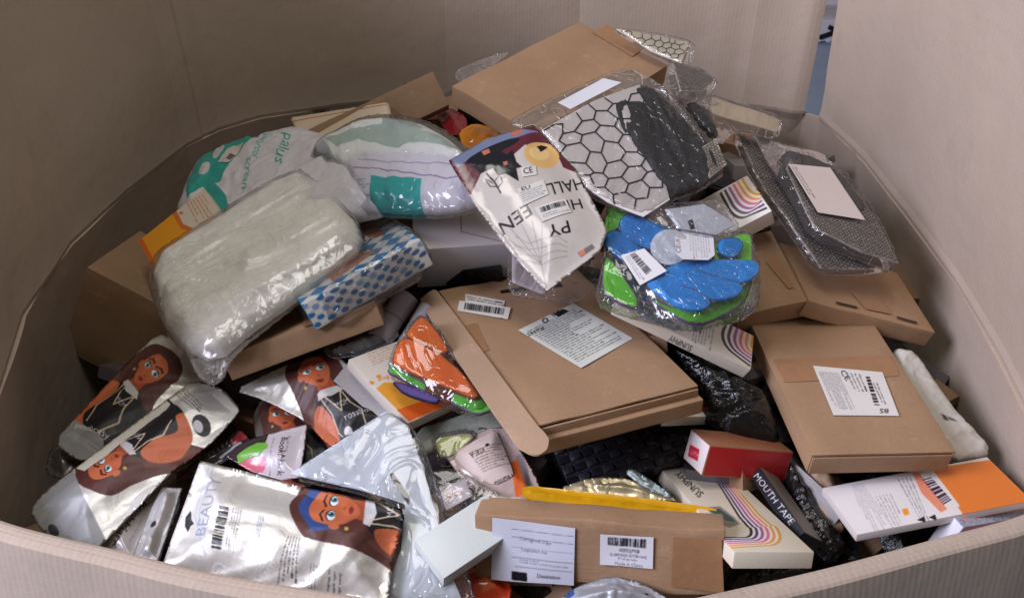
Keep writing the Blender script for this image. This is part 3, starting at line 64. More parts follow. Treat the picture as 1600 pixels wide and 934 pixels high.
ITEMS.append(json.loads('{"kind":"soft","name":"foam_glove_pack","label":"bag of orange foam hands tucked under the open mailer","cat":"foam glove pack","M":[[0.2398,0.9299,0.279],[-0.9708,0.2297,0.0689],[-0.0,-0.2873,0.9578],[-0.0861,0.7717,1.007]],"outline":[[-0.0186,0.0534],[0.0156,0.0534],[0.0623,0.0396],[0.0567,0.0198],[-0.0047,-0.0454],[-0.0345,-0.0697],[-0.0475,-0.0608],[-0.045,-0.0273],[-0.0339,0.0205]],"T":0.022,"mat":"film","bg":[215,212,208],"art":[],"parts":[{"name":"foam_finger","outline":[[0.0268,0.0455],[0.0516,0.0402],[0.0588,0.0346],[0.0547,0.0239],[0.0215,-0.0109],[0.0114,-0.0032],[0.0213,0.0305]],"mat":"foam","T":0.018,"under":1,"bg":[232,118,35]},{"name":"foam_palm","outline":[[-0.007,0.0497],[0.0192,0.05],[0.026,0.0413],[0.0193,0.0053],[-0.0042,-0.0333],[-0.0284,-0.0607],[-0.0351,-0.0538],[-0.0293,-0.0227],[-0.0187,0.0254],[-0.0131,0.0454]],"mat":"foam","T":0.016,"under":1,"bg":[235,115,32]},{"name":"foam_piece","outline":[[-0.0201,0.0522],[-0.009,0.0506],[-0.0171,0.0259],[-0.0252,0.0023],[-0.0354,0.0021],[-0.0253,0.0308]],"mat":"foam","T":0.01,"under":1,"bg":[95,190,60]},{"name":"foam_piece","outline":[[-0.0287,0.0447],[-0.0284,0.0223],[-0.0373,-0.0177],[-0.0468,-0.0132],[-0.0412,0.0256]],"mat":"foam","T":0.008,"under":1,"bg":[90,75,130]},{"name":"foam_piece","outline":[[-0.0091,-0.0347],[-0.0268,-0.0603],[-0.0394,-0.0768],[-0.0498,-0.0615],[-0.0419,-0.0264]],"mat":"foam","T":0.01,"under":1,"bg":[95,190,60]}],"wr":[0.003,0.02,20,1],"rnd":1}'))
ITEMS.append(json.loads('{"kind":"soft","name":"doll_pouch","label":"silver pouch with a long-haired cartoon girl, upper of the left corner pair","cat":"foil pouch","M":[[0.3642,0.9154,0.1712],[-0.9286,0.3711,-0.0085],[-0.0714,-0.1559,0.9852],[-0.4551,0.8055,0.9328]],"outline":[[-0.086,0.0591],[-0.0402,0.0591],[0.0461,0.0554],[0.0992,0.0496],[0.0995,0.0149],[0.0619,-0.0621],[0.0311,-0.0979],[0.0073,-0.0725],[-0.0906,-0.0177],[-0.0986,0.0171]],"T":0.016,"mat":"foil","bg":[226,224,216],"art":[["girl",[0.1089,0.07],[0.0318,-0.077],[-0.0019,0.0938]],["p",[150,150,148],[[-0.086,0.0591],[-0.0506,0.057],[-0.0657,-0.0016],[-0.0906,-0.0177],[-0.0986,0.0171]]],["t","possbody",[-0.0608,0.0482],[-0.064,-0.0068],[-0.0534,0.0512],[235,232,228]],["m",[[-0.0735,0.0507],[-0.0669,0.0487],[-0.076,-0.0054],[-0.0858,-0.0042]],4,[225,222,218]],["m",[[0.0373,-0.0362],[0.0549,-0.0574],[0.0328,-0.0873],[0.0173,-0.0653]],4,[225,222,218]]],"parts":[],"wr":[0.003,0.05,-40,2],"rnd":1}'))
ITEMS.append(json.loads('{"kind":"soft","name":"doll_pouch","label":"silver pouch with cartoon girl upside down, lowest pouch at the far left","cat":"foil pouch","M":[[0.2987,0.9418,0.1541],[-0.9536,0.3008,0.0099],[-0.037,-0.1499,0.988],[-0.4248,0.6987,0.9372]],"outline":[[-0.0878,0.0723],[-0.0629,0.0723],[-0.0223,0.0579],[0.0842,0.0161],[0.1251,-0.0012],[0.1212,-0.0432],[0.0991,-0.0794],[0.0844,-0.0794],[0.0397,-0.071],[-0.004,-0.0493],[-0.06,-0.0385],[-0.1125,-0.0272],[-0.1134,0.0019],[-0.1045,0.0409]],"T":0.022,"mat":"foil","bg":[226,224,216],"art":[["girl",[-0.0769,-0.0263],[-0.0076,0.1032],[0.0125,-0.0662]],["p",[150,150,148],[[-0.0878,0.0723],[-0.0629,0.0723],[-0.029,0.0597],[-0.0565,0.0207],[-0.0939,-0.0308],[-0.115,-0.029],[-0.1045,0.0409]]],["p",[30,28,28],[[0.0647,-0.0608],[0.0617,-0.0622],[0.0587,-0.063],[0.056,-0.0629],[0.0537,-0.0621],[0.0519,-0.0605],[0.0509,-0.0583],[0.0506,-0.0557],[0.051,-0.0528],[0.0523,-0.0498],[0.0542,-0.0468],[0.0566,-0.0442],[0.0595,-0.0421],[0.0625,-0.0406],[0.0655,-0.0398],[0.0683,-0.0398],[0.0707,-0.0406],[0.0725,-0.0422],[0.0736,-0.0444],[0.0739,-0.0471],[0.0733,-0.0501],[0.0721,-0.0531],[0.0701,-0.0561],[0.0676,-0.0587]]],["p",[200,200,200],[[0.0609,-0.0539],[0.0592,-0.0547],[0.0575,-0.0552],[0.0559,-0.0552],[0.0546,-0.0548],[0.0536,-0.054],[0.053,-0.0528],[0.0529,-0.0514],[0.0532,-0.0498],[0.0539,-0.0481],[0.055,-0.0465],[0.0564,-0.045],[0.0581,-0.0438],[0.0598,-0.0429],[0.0615,-0.0425],[0.0631,-0.0424],[0.0644,-0.0428],[0.0654,-0.0436],[0.066,-0.0448],[0.0661,-0.0463],[0.0658,-0.0479],[0.0651,-0.0496],[0.064,-0.0512],[0.0625,-0.0527]]],["t","possbody",[0.0839,-0.0078],[0.0676,-0.037],[0.0896,-0.0094],[235,232,228]],["m",[[0.0981,0.0101],[0.1092,-0.0005],[0.0863,-0.0409],[0.0759,-0.0319]],4,[60,58,56]],["p",[30,28,28],[[-0.096,0.0294],[-0.0971,0.0274],[-0.0984,0.0255],[-0.0998,0.0241],[-0.1012,0.0231],[-0.1025,0.0226],[-0.1036,0.0226],[-0.1045,0.0232],[-0.1051,0.0243],[-0.1053,0.0259],[-0.1052,0.0278],[-0.1047,0.0298],[-0.1039,0.0319],[-0.1028,0.034],[-0.1015,0.0358],[-0.1001,0.0373],[-0.0987,0.0383],[-0.0974,0.0389],[-0.0962,0.0388],[-0.0953,0.0382],[-0.0948,0.0371],[-0.0945,0.0355],[-0.0947,0.0336],[-0.0952,0.0316]]],["p",[222,216,200],[[-0.026,0.0585],[-0.02,0.0562],[0.0883,0.0161],[0.0831,0.0057],[0.0735,0.0046],[-0.0272,0.0441]]]],"parts":[],"wr":[0.003,0.05,-38,2],"rnd":1}'))
ITEMS.append(json.loads('{"kind":"soft","name":"doll_pouch","label":"silver pouch with a cartoon girl in a black top under the narrow taped box","cat":"foil pouch","M":[[0.857,0.4668,0.2181],[-0.506,0.8424,0.1852],[-0.0972,-0.2691,0.9582],[-0.2241,0.7889,0.9551]],"outline":[[-0.0913,0.0699],[-0.0355,0.0699],[0.0171,0.0627],[0.0426,0.0336],[0.0363,0.002],[0.0463,-0.0319],[0.0577,-0.0732],[0.0454,-0.0782],[-0.0047,-0.0796],[-0.0227,-0.0677],[-0.0329,-0.0205],[-0.0633,0.0336]],"T":0.022,"mat":"foil","bg":[226,224,216],"art":[["girl",[-0.0512,0.0726],[0.0627,0.0815],[-0.0446,-0.0659]],["t","rossbody",[0.0078,-0.053],[0.0463,-0.0552],[0.0082,-0.044],[235,232,228]],["m",[[0.0083,-0.0665],[0.0497,-0.0657],[0.0517,-0.0753],[0.006,-0.0789]],4,[225,222,218]],["p",[30,28,28],[[0.012,-0.0729],[0.011,-0.0746],[0.0097,-0.0759],[0.0083,-0.0768],[0.0068,-0.0772],[0.0053,-0.0771],[0.0039,-0.0765],[0.0027,-0.0754],[0.0018,-0.0739],[0.0013,-0.0721],[0.0011,-0.0702],[0.0014,-0.0682],[0.002,-0.0663],[0.0029,-0.0646],[0.0042,-0.0632],[0.0056,-0.0623],[0.0072,-0.0619],[0.0087,-0.062],[0.0101,-0.0626],[0.0113,-0.0637],[0.0122,-0.0652],[0.0127,-0.067],[0.0128,-0.069],[0.0126,-0.071]]],["p",[205,205,205],[[0.0083,-0.0685],[0.0074,-0.07],[0.0063,-0.0712],[0.0051,-0.072],[0.0037,-0.0724],[0.0024,-0.0723],[0.0012,-0.0717],[0.0001,-0.0708],[-0.0006,-0.0694],[-0.0011,-0.0679],[-0.0012,-0.0661],[-0.001,-0.0643],[-0.0005,-0.0626],[0.0004,-0.0611],[0.0015,-0.0599],[0.0028,-0.0591],[0.0041,-0.0587],[0.0054,-0.0588],[0.0067,-0.0593],[0.0077,-0.0603],[0.0085,-0.0616],[0.009,-0.0632],[0.0091,-0.065],[0.0088,-0.0668]]]],"parts":[],"wr":[0.003,0.05,30,2],"rnd":1}'))
ITEMS.append(json.loads('{"kind":"soft","name":"doll_pouch","label":"half-buried pouch showing only a cartoon girl\'s face and black top","cat":"foil pouch","M":[[0.227,0.9407,0.2523],[-0.971,0.2386,-0.0159],[-0.0752,-0.2413,0.9675],[-0.2557,0.7488,0.9218]],"outline":[[0.0159,0.0642],[0.0467,0.0642],[0.0531,0.0396],[0.0342,-0.0102],[0.0089,-0.067],[-0.0381,-0.0661],[-0.061,-0.032],[-0.0496,0.0164]],"T":0.014,"mat":"foil","bg":[120,110,108],"art":[["girl",[0.0336,0.0844],[0.0822,0.0069],[-0.0547,0.0151]]],"parts":[],"wr":[0.002,0.05,30,2],"rnd":1}'))
ITEMS.append(json.loads('{"kind":"soft","name":"bookmark_pack","label":"bookmark pack with green and pink shapes on lilac card","cat":"stationery pack","M":[[0.7429,0.6437,0.1838],[-0.6672,0.7341,0.1259],[-0.0539,-0.2162,0.9749],[-0.2692,0.7068,0.9359]],"outline":[[-0.0411,0.0411],[-0.0092,0.0411],[0.0521,0.0112],[0.0317,-0.0148],[0.0065,-0.0431],[-0.0099,-0.0319],[-0.0283,-0.0009]],"T":0.01,"mat":"gloss","bg":[205,195,200],"art":[["p",[60,50,52],[[-0.0343,0.0605],[0.0127,0.032],[-0.0308,-0.012],[-0.0582,0.0254]]],["p",[120,185,75],[[-0.0304,0.0308],[-0.0166,0.0316],[-0.0044,0.0293],[0.0038,0.0203],[0.0013,0.012],[-0.009,0.0103],[-0.0215,0.0176],[-0.0345,0.0209]]],["p",[215,110,130],[[-0.0345,0.0209],[-0.0204,0.0166],[-0.0087,0.0054],[-0.009,-0.0035],[-0.0204,-0.0085],[-0.035,0.0088]]],["t","BookMark",[0.0204,0.015],[-0.0101,-0.0229],[0.0251,0.0089],[20,20,22]],["t","Blue me",[0.0267,0.0113],[0.0125,-0.0057],[0.029,0.0082],[120,110,115]],["m",[[0.0123,0.0228],[0.0155,0.0197],[-0.0139,-0.0169],[-0.0166,-0.0144]],1,[140,130,135]]],"parts":[],"wr":[0.001,0.05,0,1],"rnd":0}'))
ITEMS.append(json.loads('{"kind":"soft","name":"bookmark_pack","label":"white bookmark pack with rotated black lettering near the front left rim","cat":"stationery pack","M":[[0.2748,0.9543,0.1176],[-0.9613,0.2749,0.016],[-0.0171,-0.1175,0.9929],[-0.41,0.6276,0.9108]],"outline":[[-0.0338,0.0275],[-0.0113,0.0275],[0.0475,-0.001],[0.0562,-0.0135],[0.0239,-0.016],[-0.0364,-0.0255],[-0.039,0.0005]],"T":0.01,"mat":"gloss","bg":[190,182,178],"art":[["t","BookMark",[0.0329,0.0075],[-0.0273,0.0038],[0.0306,-0.0009],[20,20,22]],["m",[[0.0289,-0.0032],[0.0301,-0.0073],[-0.0181,-0.0125],[-0.0176,-0.0083]],2,[110,100,100]],["p",[190,90,50],[[-0.0233,0.0183],[-0.0255,0.0171],[-0.0276,0.0163],[-0.0295,0.0161],[-0.0311,0.0165],[-0.0323,0.0173],[-0.033,0.0187],[-0.0331,0.0204],[-0.0327,0.0224],[-0.0318,0.0245],[-0.0304,0.0266],[-0.0286,0.0286],[-0.0266,0.0302],[-0.0245,0.0315],[-0.0223,0.0323],[-0.0204,0.0325],[-0.0188,0.0322],[-0.0176,0.0313],[-0.0169,0.03],[-0.0167,0.0282],[-0.0171,0.0262],[-0.0181,0.0241],[-0.0195,0.0219],[-0.0213,0.02]]]],"parts":[],"wr":[0.001,0.05,0,1],"rnd":0}'))
ITEMS.append(json.loads('{"kind":"soft","name":"pencil_pack","label":"dark pack of pencils with red tip between the doll pouches","cat":"stationery pack","M":[[0.54,0.8194,0.1923],[-0.8398,0.5399,0.0575],[-0.0567,-0.1925,0.9797],[-0.3386,0.7234,0.9209]],"outline":[[-0.0524,0.0207],[-0.023,0.0207],[0.0174,0.0075],[0.0396,0.0087],[0.0345,-0.0215],[0.0201,-0.0231],[-0.0037,-0.0117],[-0.0293,-0.0017]],"T":0.012,"mat":"gloss","bg":[48,40,46],"art":[["p",[170,60,70],[[0.0197,0.0036],[0.042,0.0047],[0.0387,-0.0111],[0.0171,-0.0095]]],["l",[190,200,205],0.00247,[[-0.0019,-0.0047],[0.0249,-0.0122]]],["l",[220,215,210],0.00101,[[-0.0042,0.0129],[-0.0072,0.0077]]],["l",[220,215,210],0.001,[[0.0013,0.0112],[-0.0017,0.006]]],["l",[220,215,210],0.00104,[[0.0069,0.0096],[0.0039,0.0043]]],["l",[220,215,210],0.00104,[[0.0125,0.0079],[0.0094,0.0027]]],["l",[220,215,210],0.001,[[0.0181,0.0062],[0.015,0.001]]],["l",[220,215,210],0.00104,[[0.0238,0.0045],[0.0207,-0.0007]]],["l",[150,40,55],0.00398,[[-0.0505,0.0175],[-0.0308,0.0124]]]],"parts":[],"wr":[0.002,0.03,0,1],"rnd":1}'))
ITEMS.append(json.loads('{"kind":"soft","name":"silver_pouch","label":"plain grey pouch with round hang hole beside the bookmark pack","cat":"foil pouch","M":[[0.0402,0.9914,0.1246],[-0.999,0.0421,-0.0126],[-0.0177,-0.124,0.9921],[-0.3741,0.6237,0.921]],"outline":[[-0.0444,0.0169],[0.002,0.0169],[0.0469,0.0166],[0.0459,-0.0089],[0.0229,-0.014],[-0.0166,-0.0129],[-0.0493,-0.0143]],"T":0.01,"mat":"foil","bg":[195,193,190],"art":[["p",[20,20,22],[[-0.0031,0.0019],[-0.0042,0.0016],[-0.0052,0.0017],[-0.0061,0.002],[-0.0068,0.0025],[-0.0073,0.0033],[-0.0074,0.0042],[-0.0073,0.0052],[-0.0069,0.0063],[-0.0063,0.0073],[-0.0054,0.0082],[-0.0044,0.0089],[-0.0033,0.0094],[-0.0022,0.0097],[-0.0011,0.0096],[-0.0002,0.0093],[0.0005,0.0088],[0.0009,0.008],[0.0011,0.0071],[0.001,0.0061],[0.0006,0.005],[-0.0001,0.004],[-0.001,0.0031],[-0.002,0.0024]]],["p",[20,20,22],[[0.0442,-0.008],[0.0311,-0.015],[0.0053,-0.0154],[-0.0492,-0.0169],[-0.0494,-0.011],[0.0051,-0.0099]]],["l",[40,38,40],0.00236,[[0.0486,0.0157],[0.0059,0.0196],[-0.0415,0.0179]]]],"parts":[],"wr":[0.002,0.05,0,1],"rnd":0}'))
ITEMS.append(json.loads('{"kind":"soft","name":"red_case","label":"brown-red rounded item showing beneath the cut-out film pack","cat":"pouch","M":[[0.8676,0.4929,0.0658],[-0.4972,0.8608,0.1082],[-0.0033,-0.1266,0.9919],[-0.0317,0.5638,0.8986]],"outline":[[-0.0268,0.022],[0.0068,0.022],[0.0344,0.0234],[0.0229,-0.0303],[-0.0076,-0.0254],[-0.0283,-0.0096]],"T":0.012,"mat":"gloss","bg":[215,70,35],"art":[["p",[225,110,60],[[0.0012,0.0185],[0.0191,0.0167],[0.0109,-0.012],[-0.0038,-0.0117]]]],"parts":[],"wr":[0.001,0.03,0,1],"rnd":1}'))
ITEMS.append(json.loads('{"kind":"soft","name":"cutout_film_pack","label":"smooth pale blue plastic sheet with a slit in clear film, front centre","cat":"plastic pack","M":[[0.7744,0.5842,0.2432],[-0.631,0.7415,0.228],[-0.0471,-0.33,0.9428],[-0.1148,0.6175,0.9546]],"outline":[[-0.0756,0.1052],[-0.009,0.1052],[0.0529,0.1025],[0.0636,0.0685],[0.0549,0.029],[0.0413,-0.0147],[0.0217,-0.0521],[0.0113,-0.103],[-0.001,-0.1291],[-0.0729,-0.0689],[-0.0472,-0.0371],[-0.0016,-0.0058],[-0.0264,0.0409]],"T":0.01,"mat":"film","bg":[215,212,208],"art":[],"parts":[{"name":"blue_sheet","outline":[[-0.0704,0.1046],[0.0495,0.1002],[0.0585,0.0698],[0.0418,0.0179],[0.0209,-0.0356],[0.0048,-0.0639],[-0.0093,-0.1165],[-0.068,-0.0674],[-0.0267,-0.0391],[0.0044,-0.0018],[-0.0248,0.0433]],"mat":"card","T":0.006,"under":1,"bg":[202,209,216],"art":[["p",[60,55,58],[[0.0104,0.035],[0.0144,0.0335],[0.0129,0.002],[0.0067,-0.0055],[0.0067,0.0036]]],["l",[160,172,186],0.00139,[[0.0055,-0.0072],[0.0209,-0.0356]]]]}],"wr":[0.004,0.04,60,3],"rnd":1}'))
ITEMS.append(json.loads('{"kind":"box","name":"white_box_end","label":"small plain pale box lying on the blue plastic sheet, front centre","cat":"box","M":[[0.7769,0.6287,0.0335],[-0.6212,0.7568,0.2036],[0.1026,-0.179,0.9785],[-0.0459,0.5785,0.9592]],"w":0.09,"h":0.05,"t":0.0188,"mat":"card","art":[],"parts":[],"bg":[206,212,206],"sides":{}}'))
ITEMS.append(json.loads('{"kind":"soft","name":"doll_pouch","label":"big silver zip pouch with a cartoon girl wearing a blue headband, front left","cat":"foil pouch","M":[[0.9723,-0.2205,-0.0772],[0.2336,0.9178,0.3212],[0.0,-0.3304,0.9439],[-0.2257,0.5881,0.9656]],"outline":[[-0.1135,0.0419],[-0.0617,0.0419],[-0.0062,0.0394],[0.0629,0.0418],[0.1078,0.0408],[0.1133,0.0318],[0.1149,-0.0064],[0.1239,-0.0575],[0.0155,-0.0775],[-0.1008,-0.0806],[-0.1055,-0.041],[-0.1087,-0.0057]],"T":0.026,"mat":"foil","bg":[228,225,216],"art":[["girl2",[0.0214,-0.042],[-0.0154,0.0875],[0.1441,-0.0255]],["bar",[[-0.0652,-0.0056],[-0.0545,-0.0051],[-0.0462,-0.0451],[-0.0561,-0.0455]],22,[20,20,22]],["m",[[-0.0516,-0.0037],[-0.0406,-0.0038],[-0.032,-0.0456],[-0.0427,-0.0455]],4,[90,88,86]],["m",[[-0.0237,-0.0052],[-0.017,-0.0049],[-0.0129,-0.0279],[-0.0182,-0.0279]],3,[70,90,130]],["m",[[0.0124,-0.0179],[0.0267,-0.0171],[0.0365,-0.0657],[0.014,-0.0674]],5,[60,58,56]],["m",[[0.0416,-0.0369],[0.0502,-0.0374],[0.0543,-0.0651],[0.0452,-0.0648]],3,[60,58,56]],["m",[[0.0599,-0.0388],[0.0755,-0.0389],[0.0797,-0.0614],[0.0625,-0.0631]],3,[60,58,56]],["t","BEAUTY",[-0.0672,-0.0357],[-0.0806,0.0272],[-0.0804,-0.0359],[128,136,150]],["l",[215,215,215],0.00156,[[-0.0372,-0.0609],[-0.0367,-0.0626],[-0.0367,-0.0643],[-0.0371,-0.0658],[-0.038,-0.0671],[-0.0393,-0.0681],[-0.0409,-0.0687],[-0.0427,-0.0689],[-0.0446,-0.0687],[-0.0464,-0.068],[-0.048,-0.067],[-0.0493,-0.0656],[-0.0503,-0.064],[-0.0508,-0.0624],[-0.0509,-0.0607],[-0.0504,-0.0591],[-0.0495,-0.0578],[-0.0482,-0.0568],[-0.0466,-0.0561],[-0.0448,-0.056],[-0.0429,-0.0562],[-0.0411,-0.0569],[-0.0395,-0.0579],[-0.0381,-0.0593]]],["t","gloves",[-0.0236,-0.0589],[-0.0161,-0.0456],[-0.0277,-0.0566],[225,222,215]],["t","glam",[-0.0025,-0.0652],[0.0103,-0.0457],[-0.007,-0.0623],[225,222,215]],["p",[20,20,22],[[-0.1013,-0.0184],[-0.0993,-0.011],[-0.0934,-0.0206],[-0.0886,-0.0235],[-0.0923,-0.0257],[-0.0919,-0.0324],[-0.0979,-0.0271]]],["l",[150,165,190],0.00086,[[-0.1024,0.0409],[-0.0914,-0.016],[-0.0592,-0.0534]]],["l",[150,165,190],0.00086,[[-0.0973,0.0406],[-0.0865,-0.0148],[-0.0616,-0.0423]]]],"parts":[],"wr":[0.005,0.045,10,1.5],"rnd":0}'))
ITEMS.append(json.loads('{"kind":"soft","name":"print_card","label":"grey-green folded leaflet with fine print under the orange box","cat":"leaflet","M":[[0.6129,0.7398,0.2776],[-0.7889,0.593,0.1615],[-0.0452,-0.318,0.947],[-0.0642,0.7331,0.9423]],"outline":[[-0.0375,0.0387],[-0.0151,0.0387],[0.0572,-0.0083],[0.0442,-0.047],[0.0152,-0.0324],[-0.0203,-0.0047],[-0.042,0.0151]],"T":0.006,"mat":"card","bg":[150,155,142],"art":[["m",[[-0.0165,0.0295],[0.0311,0.0015],[0.0206,-0.0205],[-0.0192,0.0058]],9,[90,95,88]],["t","C",[0.0288,-0.0234],[0.0214,-0.0161],[0.022,-0.0305],[20,20,22]]],"parts":[],"wr":[0.002,0.05,0,1],"rnd":0,"flat":1}'))
ITEMS.append(json.loads('{"kind":"soft","name":"sponge_pack","label":"small clear wrapped pale green sponge beside the blue card shape","cat":"sponge pack","M":[[0.9896,0.1221,0.0765],[-0.1394,0.9459,0.2929],[-0.0366,-0.3005,0.9531],[-0.0629,0.7075,0.9477]],"outline":[[-0.0278,0.0184],[0.0234,0.0184],[0.0348,0.0035],[-0.0077,-0.0217],[-0.0223,-0.0178]],"T":0.016,"mat":"film","bg":[215,212,208],"art":[],"parts":[{"name":"sponge","outline":[[-0.0239,0.0129],[0.0179,0.0144],[0.0241,0.0052],[-0.0077,-0.0154],[-0.0203,-0.0118]],"mat":"foam","T":0.01,"under":1,"bg":[190,195,120]}],"wr":[0.003,0.015,0,1],"rnd":1}'))
ITEMS.append(json.loads('{"kind":"soft","name":"skincare_pouch","label":"beige pouch with round-cornered label lettered Nunila and orange stripe","cat":"pouch","M":[[0.8764,0.457,0.1518],[-0.4812,0.843,0.2404],[-0.0181,-0.2837,0.9587],[-0.0103,0.6748,0.9484]],"outline":[[-0.0482,0.0534],[0.0261,0.0534],[0.0294,0.0144],[0.0282,-0.0251],[0.0231,-0.0505],[-0.0152,-0.035],[-0.0423,-0.0054]],"T":0.014,"mat":"gloss","bg":[190,168,158],"art":[["p",[232,110,50],[[0.0109,0.0013],[0.02,0.0034],[0.0105,-0.0367],[-0.0032,-0.0358]]],["p",[150,140,140],[[0.0211,0.0082],[0.0288,0.0074],[0.0189,-0.0414],[0.0102,-0.0399]]],["m",[[0.0139,0.0489],[0.0284,0.0483],[0.0258,0.0255],[0.0151,0.0269]],5,[110,100,95]]],"parts":[{"name":"label","outline":[[-0.0412,0.0467],[0.0124,0.046],[0.0166,0.0418],[0.0069,-0.0131],[0.0019,-0.0164],[-0.018,-0.0139],[-0.0334,0.0121]],"mat":"paper","bg":[200,182,172],"art":[["m",[[-0.0246,0.0338],[0.011,0.0283],[0.0062,-0.0013],[-0.0213,0.0035]],9,[70,62,60]],["t","CE",[-0.0076,0.0297],[-0.0181,0.031],[-0.0087,0.0235],[20,20,22]],["t","A",[-0.0197,0.031],[-0.0241,0.0317],[-0.0207,0.0256],[20,20,22]],["t","Nunila",[0.0047,-0.0128],[-0.0162,-0.0106],[0.0035,-0.0202],[20,20,22]],["p",[20,20,22],[[-0.0005,0.0293],[-0.0009,0.0288],[-0.0013,0.0284],[-0.0019,0.0282],[-0.0024,0.028],[-0.003,0.0281],[-0.0035,0.0283],[-0.004,0.0286],[-0.0043,0.0291],[-0.0045,0.0296],[-0.0046,0.0302],[-0.0045,0.0309],[-0.0043,0.0314],[-0.0039,0.0319],[-0.0035,0.0323],[-0.0029,0.0326],[-0.0024,0.0327],[-0.0018,0.0327],[-0.0013,0.0325],[-0.0008,0.0322],[-0.0005,0.0317],[-0.0003,0.0311],[-0.0002,0.0305],[-0.0003,0.0299]]]]}],"wr":[0.002,0.04,0,1],"rnd":1}'))
ITEMS.append(json.loads('{"kind":"soft","name":"card_sachet","label":"clear crinkled sachet with a small white card between the label pouch and blue card","cat":"sachet","M":[[0.9912,0.1242,0.0464],[-0.1316,0.9642,0.23],[-0.0162,-0.2341,0.9721],[-0.0505,0.6376,0.9501]],"outline":[[-0.0393,0.0346],[-0.006,0.0346],[0.0193,0.0107],[0.0432,-0.0072],[0.0276,-0.0236],[-0.0195,-0.0258],[-0.0257,-0.0205]],"T":0.012,"mat":"film","bg":[215,212,208],"art":[],"parts":[{"name":"card","outline":[[-0.0294,0.0107],[0.0033,0.016],[0.0068,-0.0043],[-0.0201,-0.0169]],"mat":"card","T":0.005,"under":1,"bg":[216,206,210],"art":[["p",[170,110,120],[[-0.0113,-0.001],[-0.0115,-0.0017],[-0.0119,-0.0024],[-0.0126,-0.0029],[-0.0135,-0.0033],[-0.0145,-0.0034],[-0.0155,-0.0034],[-0.0166,-0.0032],[-0.0175,-0.0027],[-0.0183,-0.0021],[-0.0189,-0.0014],[-0.0192,-0.0006],[-0.0193,0.0001],[-0.0191,0.0009],[-0.0186,0.0016],[-0.018,0.0021],[-0.0171,0.0024],[-0.0161,0.0026],[-0.015,0.0026],[-0.014,0.0023],[-0.013,0.0019],[-0.0123,0.0013],[-0.0117,0.0006],[-0.0113,-0.0002]]],["p",[216,206,210],[[-0.0126,-0.0008],[-0.0127,-0.0013],[-0.013,-0.0017],[-0.0135,-0.002],[-0.0141,-0.0022],[-0.0148,-0.0023],[-0.0154,-0.0023],[-0.0161,-0.0021],[-0.0168,-0.0018],[-0.0173,-0.0015],[-0.0177,-0.001],[-0.0179,-0.0005],[-0.018,-0.0],[-0.0178,0.0004],[-0.0175,0.0008],[-0.0171,0.0012],[-0.0165,0.0014],[-0.0158,0.0015],[-0.0151,0.0014],[-0.0144,0.0013],[-0.0138,0.001],[-0.0133,0.0006],[-0.0129,0.0002],[-0.0127,-0.0003]]],["p",[170,110,120],[[-0.0023,0.0],[-0.0025,-0.0007],[-0.003,-0.0014],[-0.0037,-0.0019],[-0.0046,-0.0023],[-0.0056,-0.0024],[-0.0066,-0.0024],[-0.0077,-0.0022],[-0.0086,-0.0017],[-0.0094,-0.0011],[-0.01,-0.0004],[-0.0103,0.0004],[-0.0104,0.0011],[-0.0102,0.0019],[-0.0097,0.0026],[-0.009,0.0031],[-0.0081,0.0035],[-0.0071,0.0036],[-0.0061,0.0036],[-0.005,0.0033],[-0.0041,0.0029],[-0.0033,0.0023],[-0.0027,0.0016],[-0.0024,0.0008]]],["p",[216,206,210],[[-0.0037,0.0002],[-0.0038,-0.0003],[-0.0041,-0.0007],[-0.0046,-0.001],[-0.0052,-0.0012],[-0.0058,-0.0013],[-0.0065,-0.0013],[-0.0072,-0.0011],[-0.0079,-0.0008],[-0.0084,-0.0005],[-0.0088,-0.0],[-0.009,0.0005],[-0.009,0.001],[-0.0089,0.0014],[-0.0086,0.0018],[-0.0081,0.0022],[-0.0076,0.0024],[-0.0069,0.0025],[-0.0062,0.0024],[-0.0055,0.0023],[-0.0049,0.002],[-0.0043,0.0016],[-0.0039,0.0012],[-0.0037,0.0007]]]]}],"wr":[0.004,0.015,0,1],"rnd":1,"crinkle":1}'))
ITEMS.append(json.loads('{"kind":"soft","name":"foil_sachet","label":"cream and gold foil sachet behind the yellow sleeve","cat":"sachet","M":[[0.9421,0.3164,0.1107],[-0.3352,0.8892,0.3112],[0.0,-0.3304,0.9439],[0.1201,0.6585,0.9352]],"outline":[[-0.0683,0.0251],[-0.0261,0.0251],[0.0139,0.01],[0.0477,-0.0247],[0.05,-0.0325],[-0.0179,-0.0022]],"T":0.014,"mat":"foil","bg":[225,210,170],"art":[],"parts":[],"wr":[0.004,0.03,0,1],"rnd":1}'))
ITEMS.append(json.loads('{"kind":"soft","name":"foil_sachet","label":"blue tinted clear sachet leaning on the cream foil one","cat":"sachet","M":[[0.7781,0.5929,0.2075],[-0.6282,0.7344,0.257],[0.0,-0.3304,0.9439],[0.1478,0.6637,0.9408]],"outline":[[-0.0121,0.0249],[-0.0025,0.0249],[0.0028,0.0091],[0.0104,-0.0218],[0.008,-0.0311],[-0.0069,-0.005]],"T":0.012,"mat":"foil","bg":[150,165,170],"art":[],"parts":[],"wr":[0.003,0.02,0,1],"rnd":1}'))
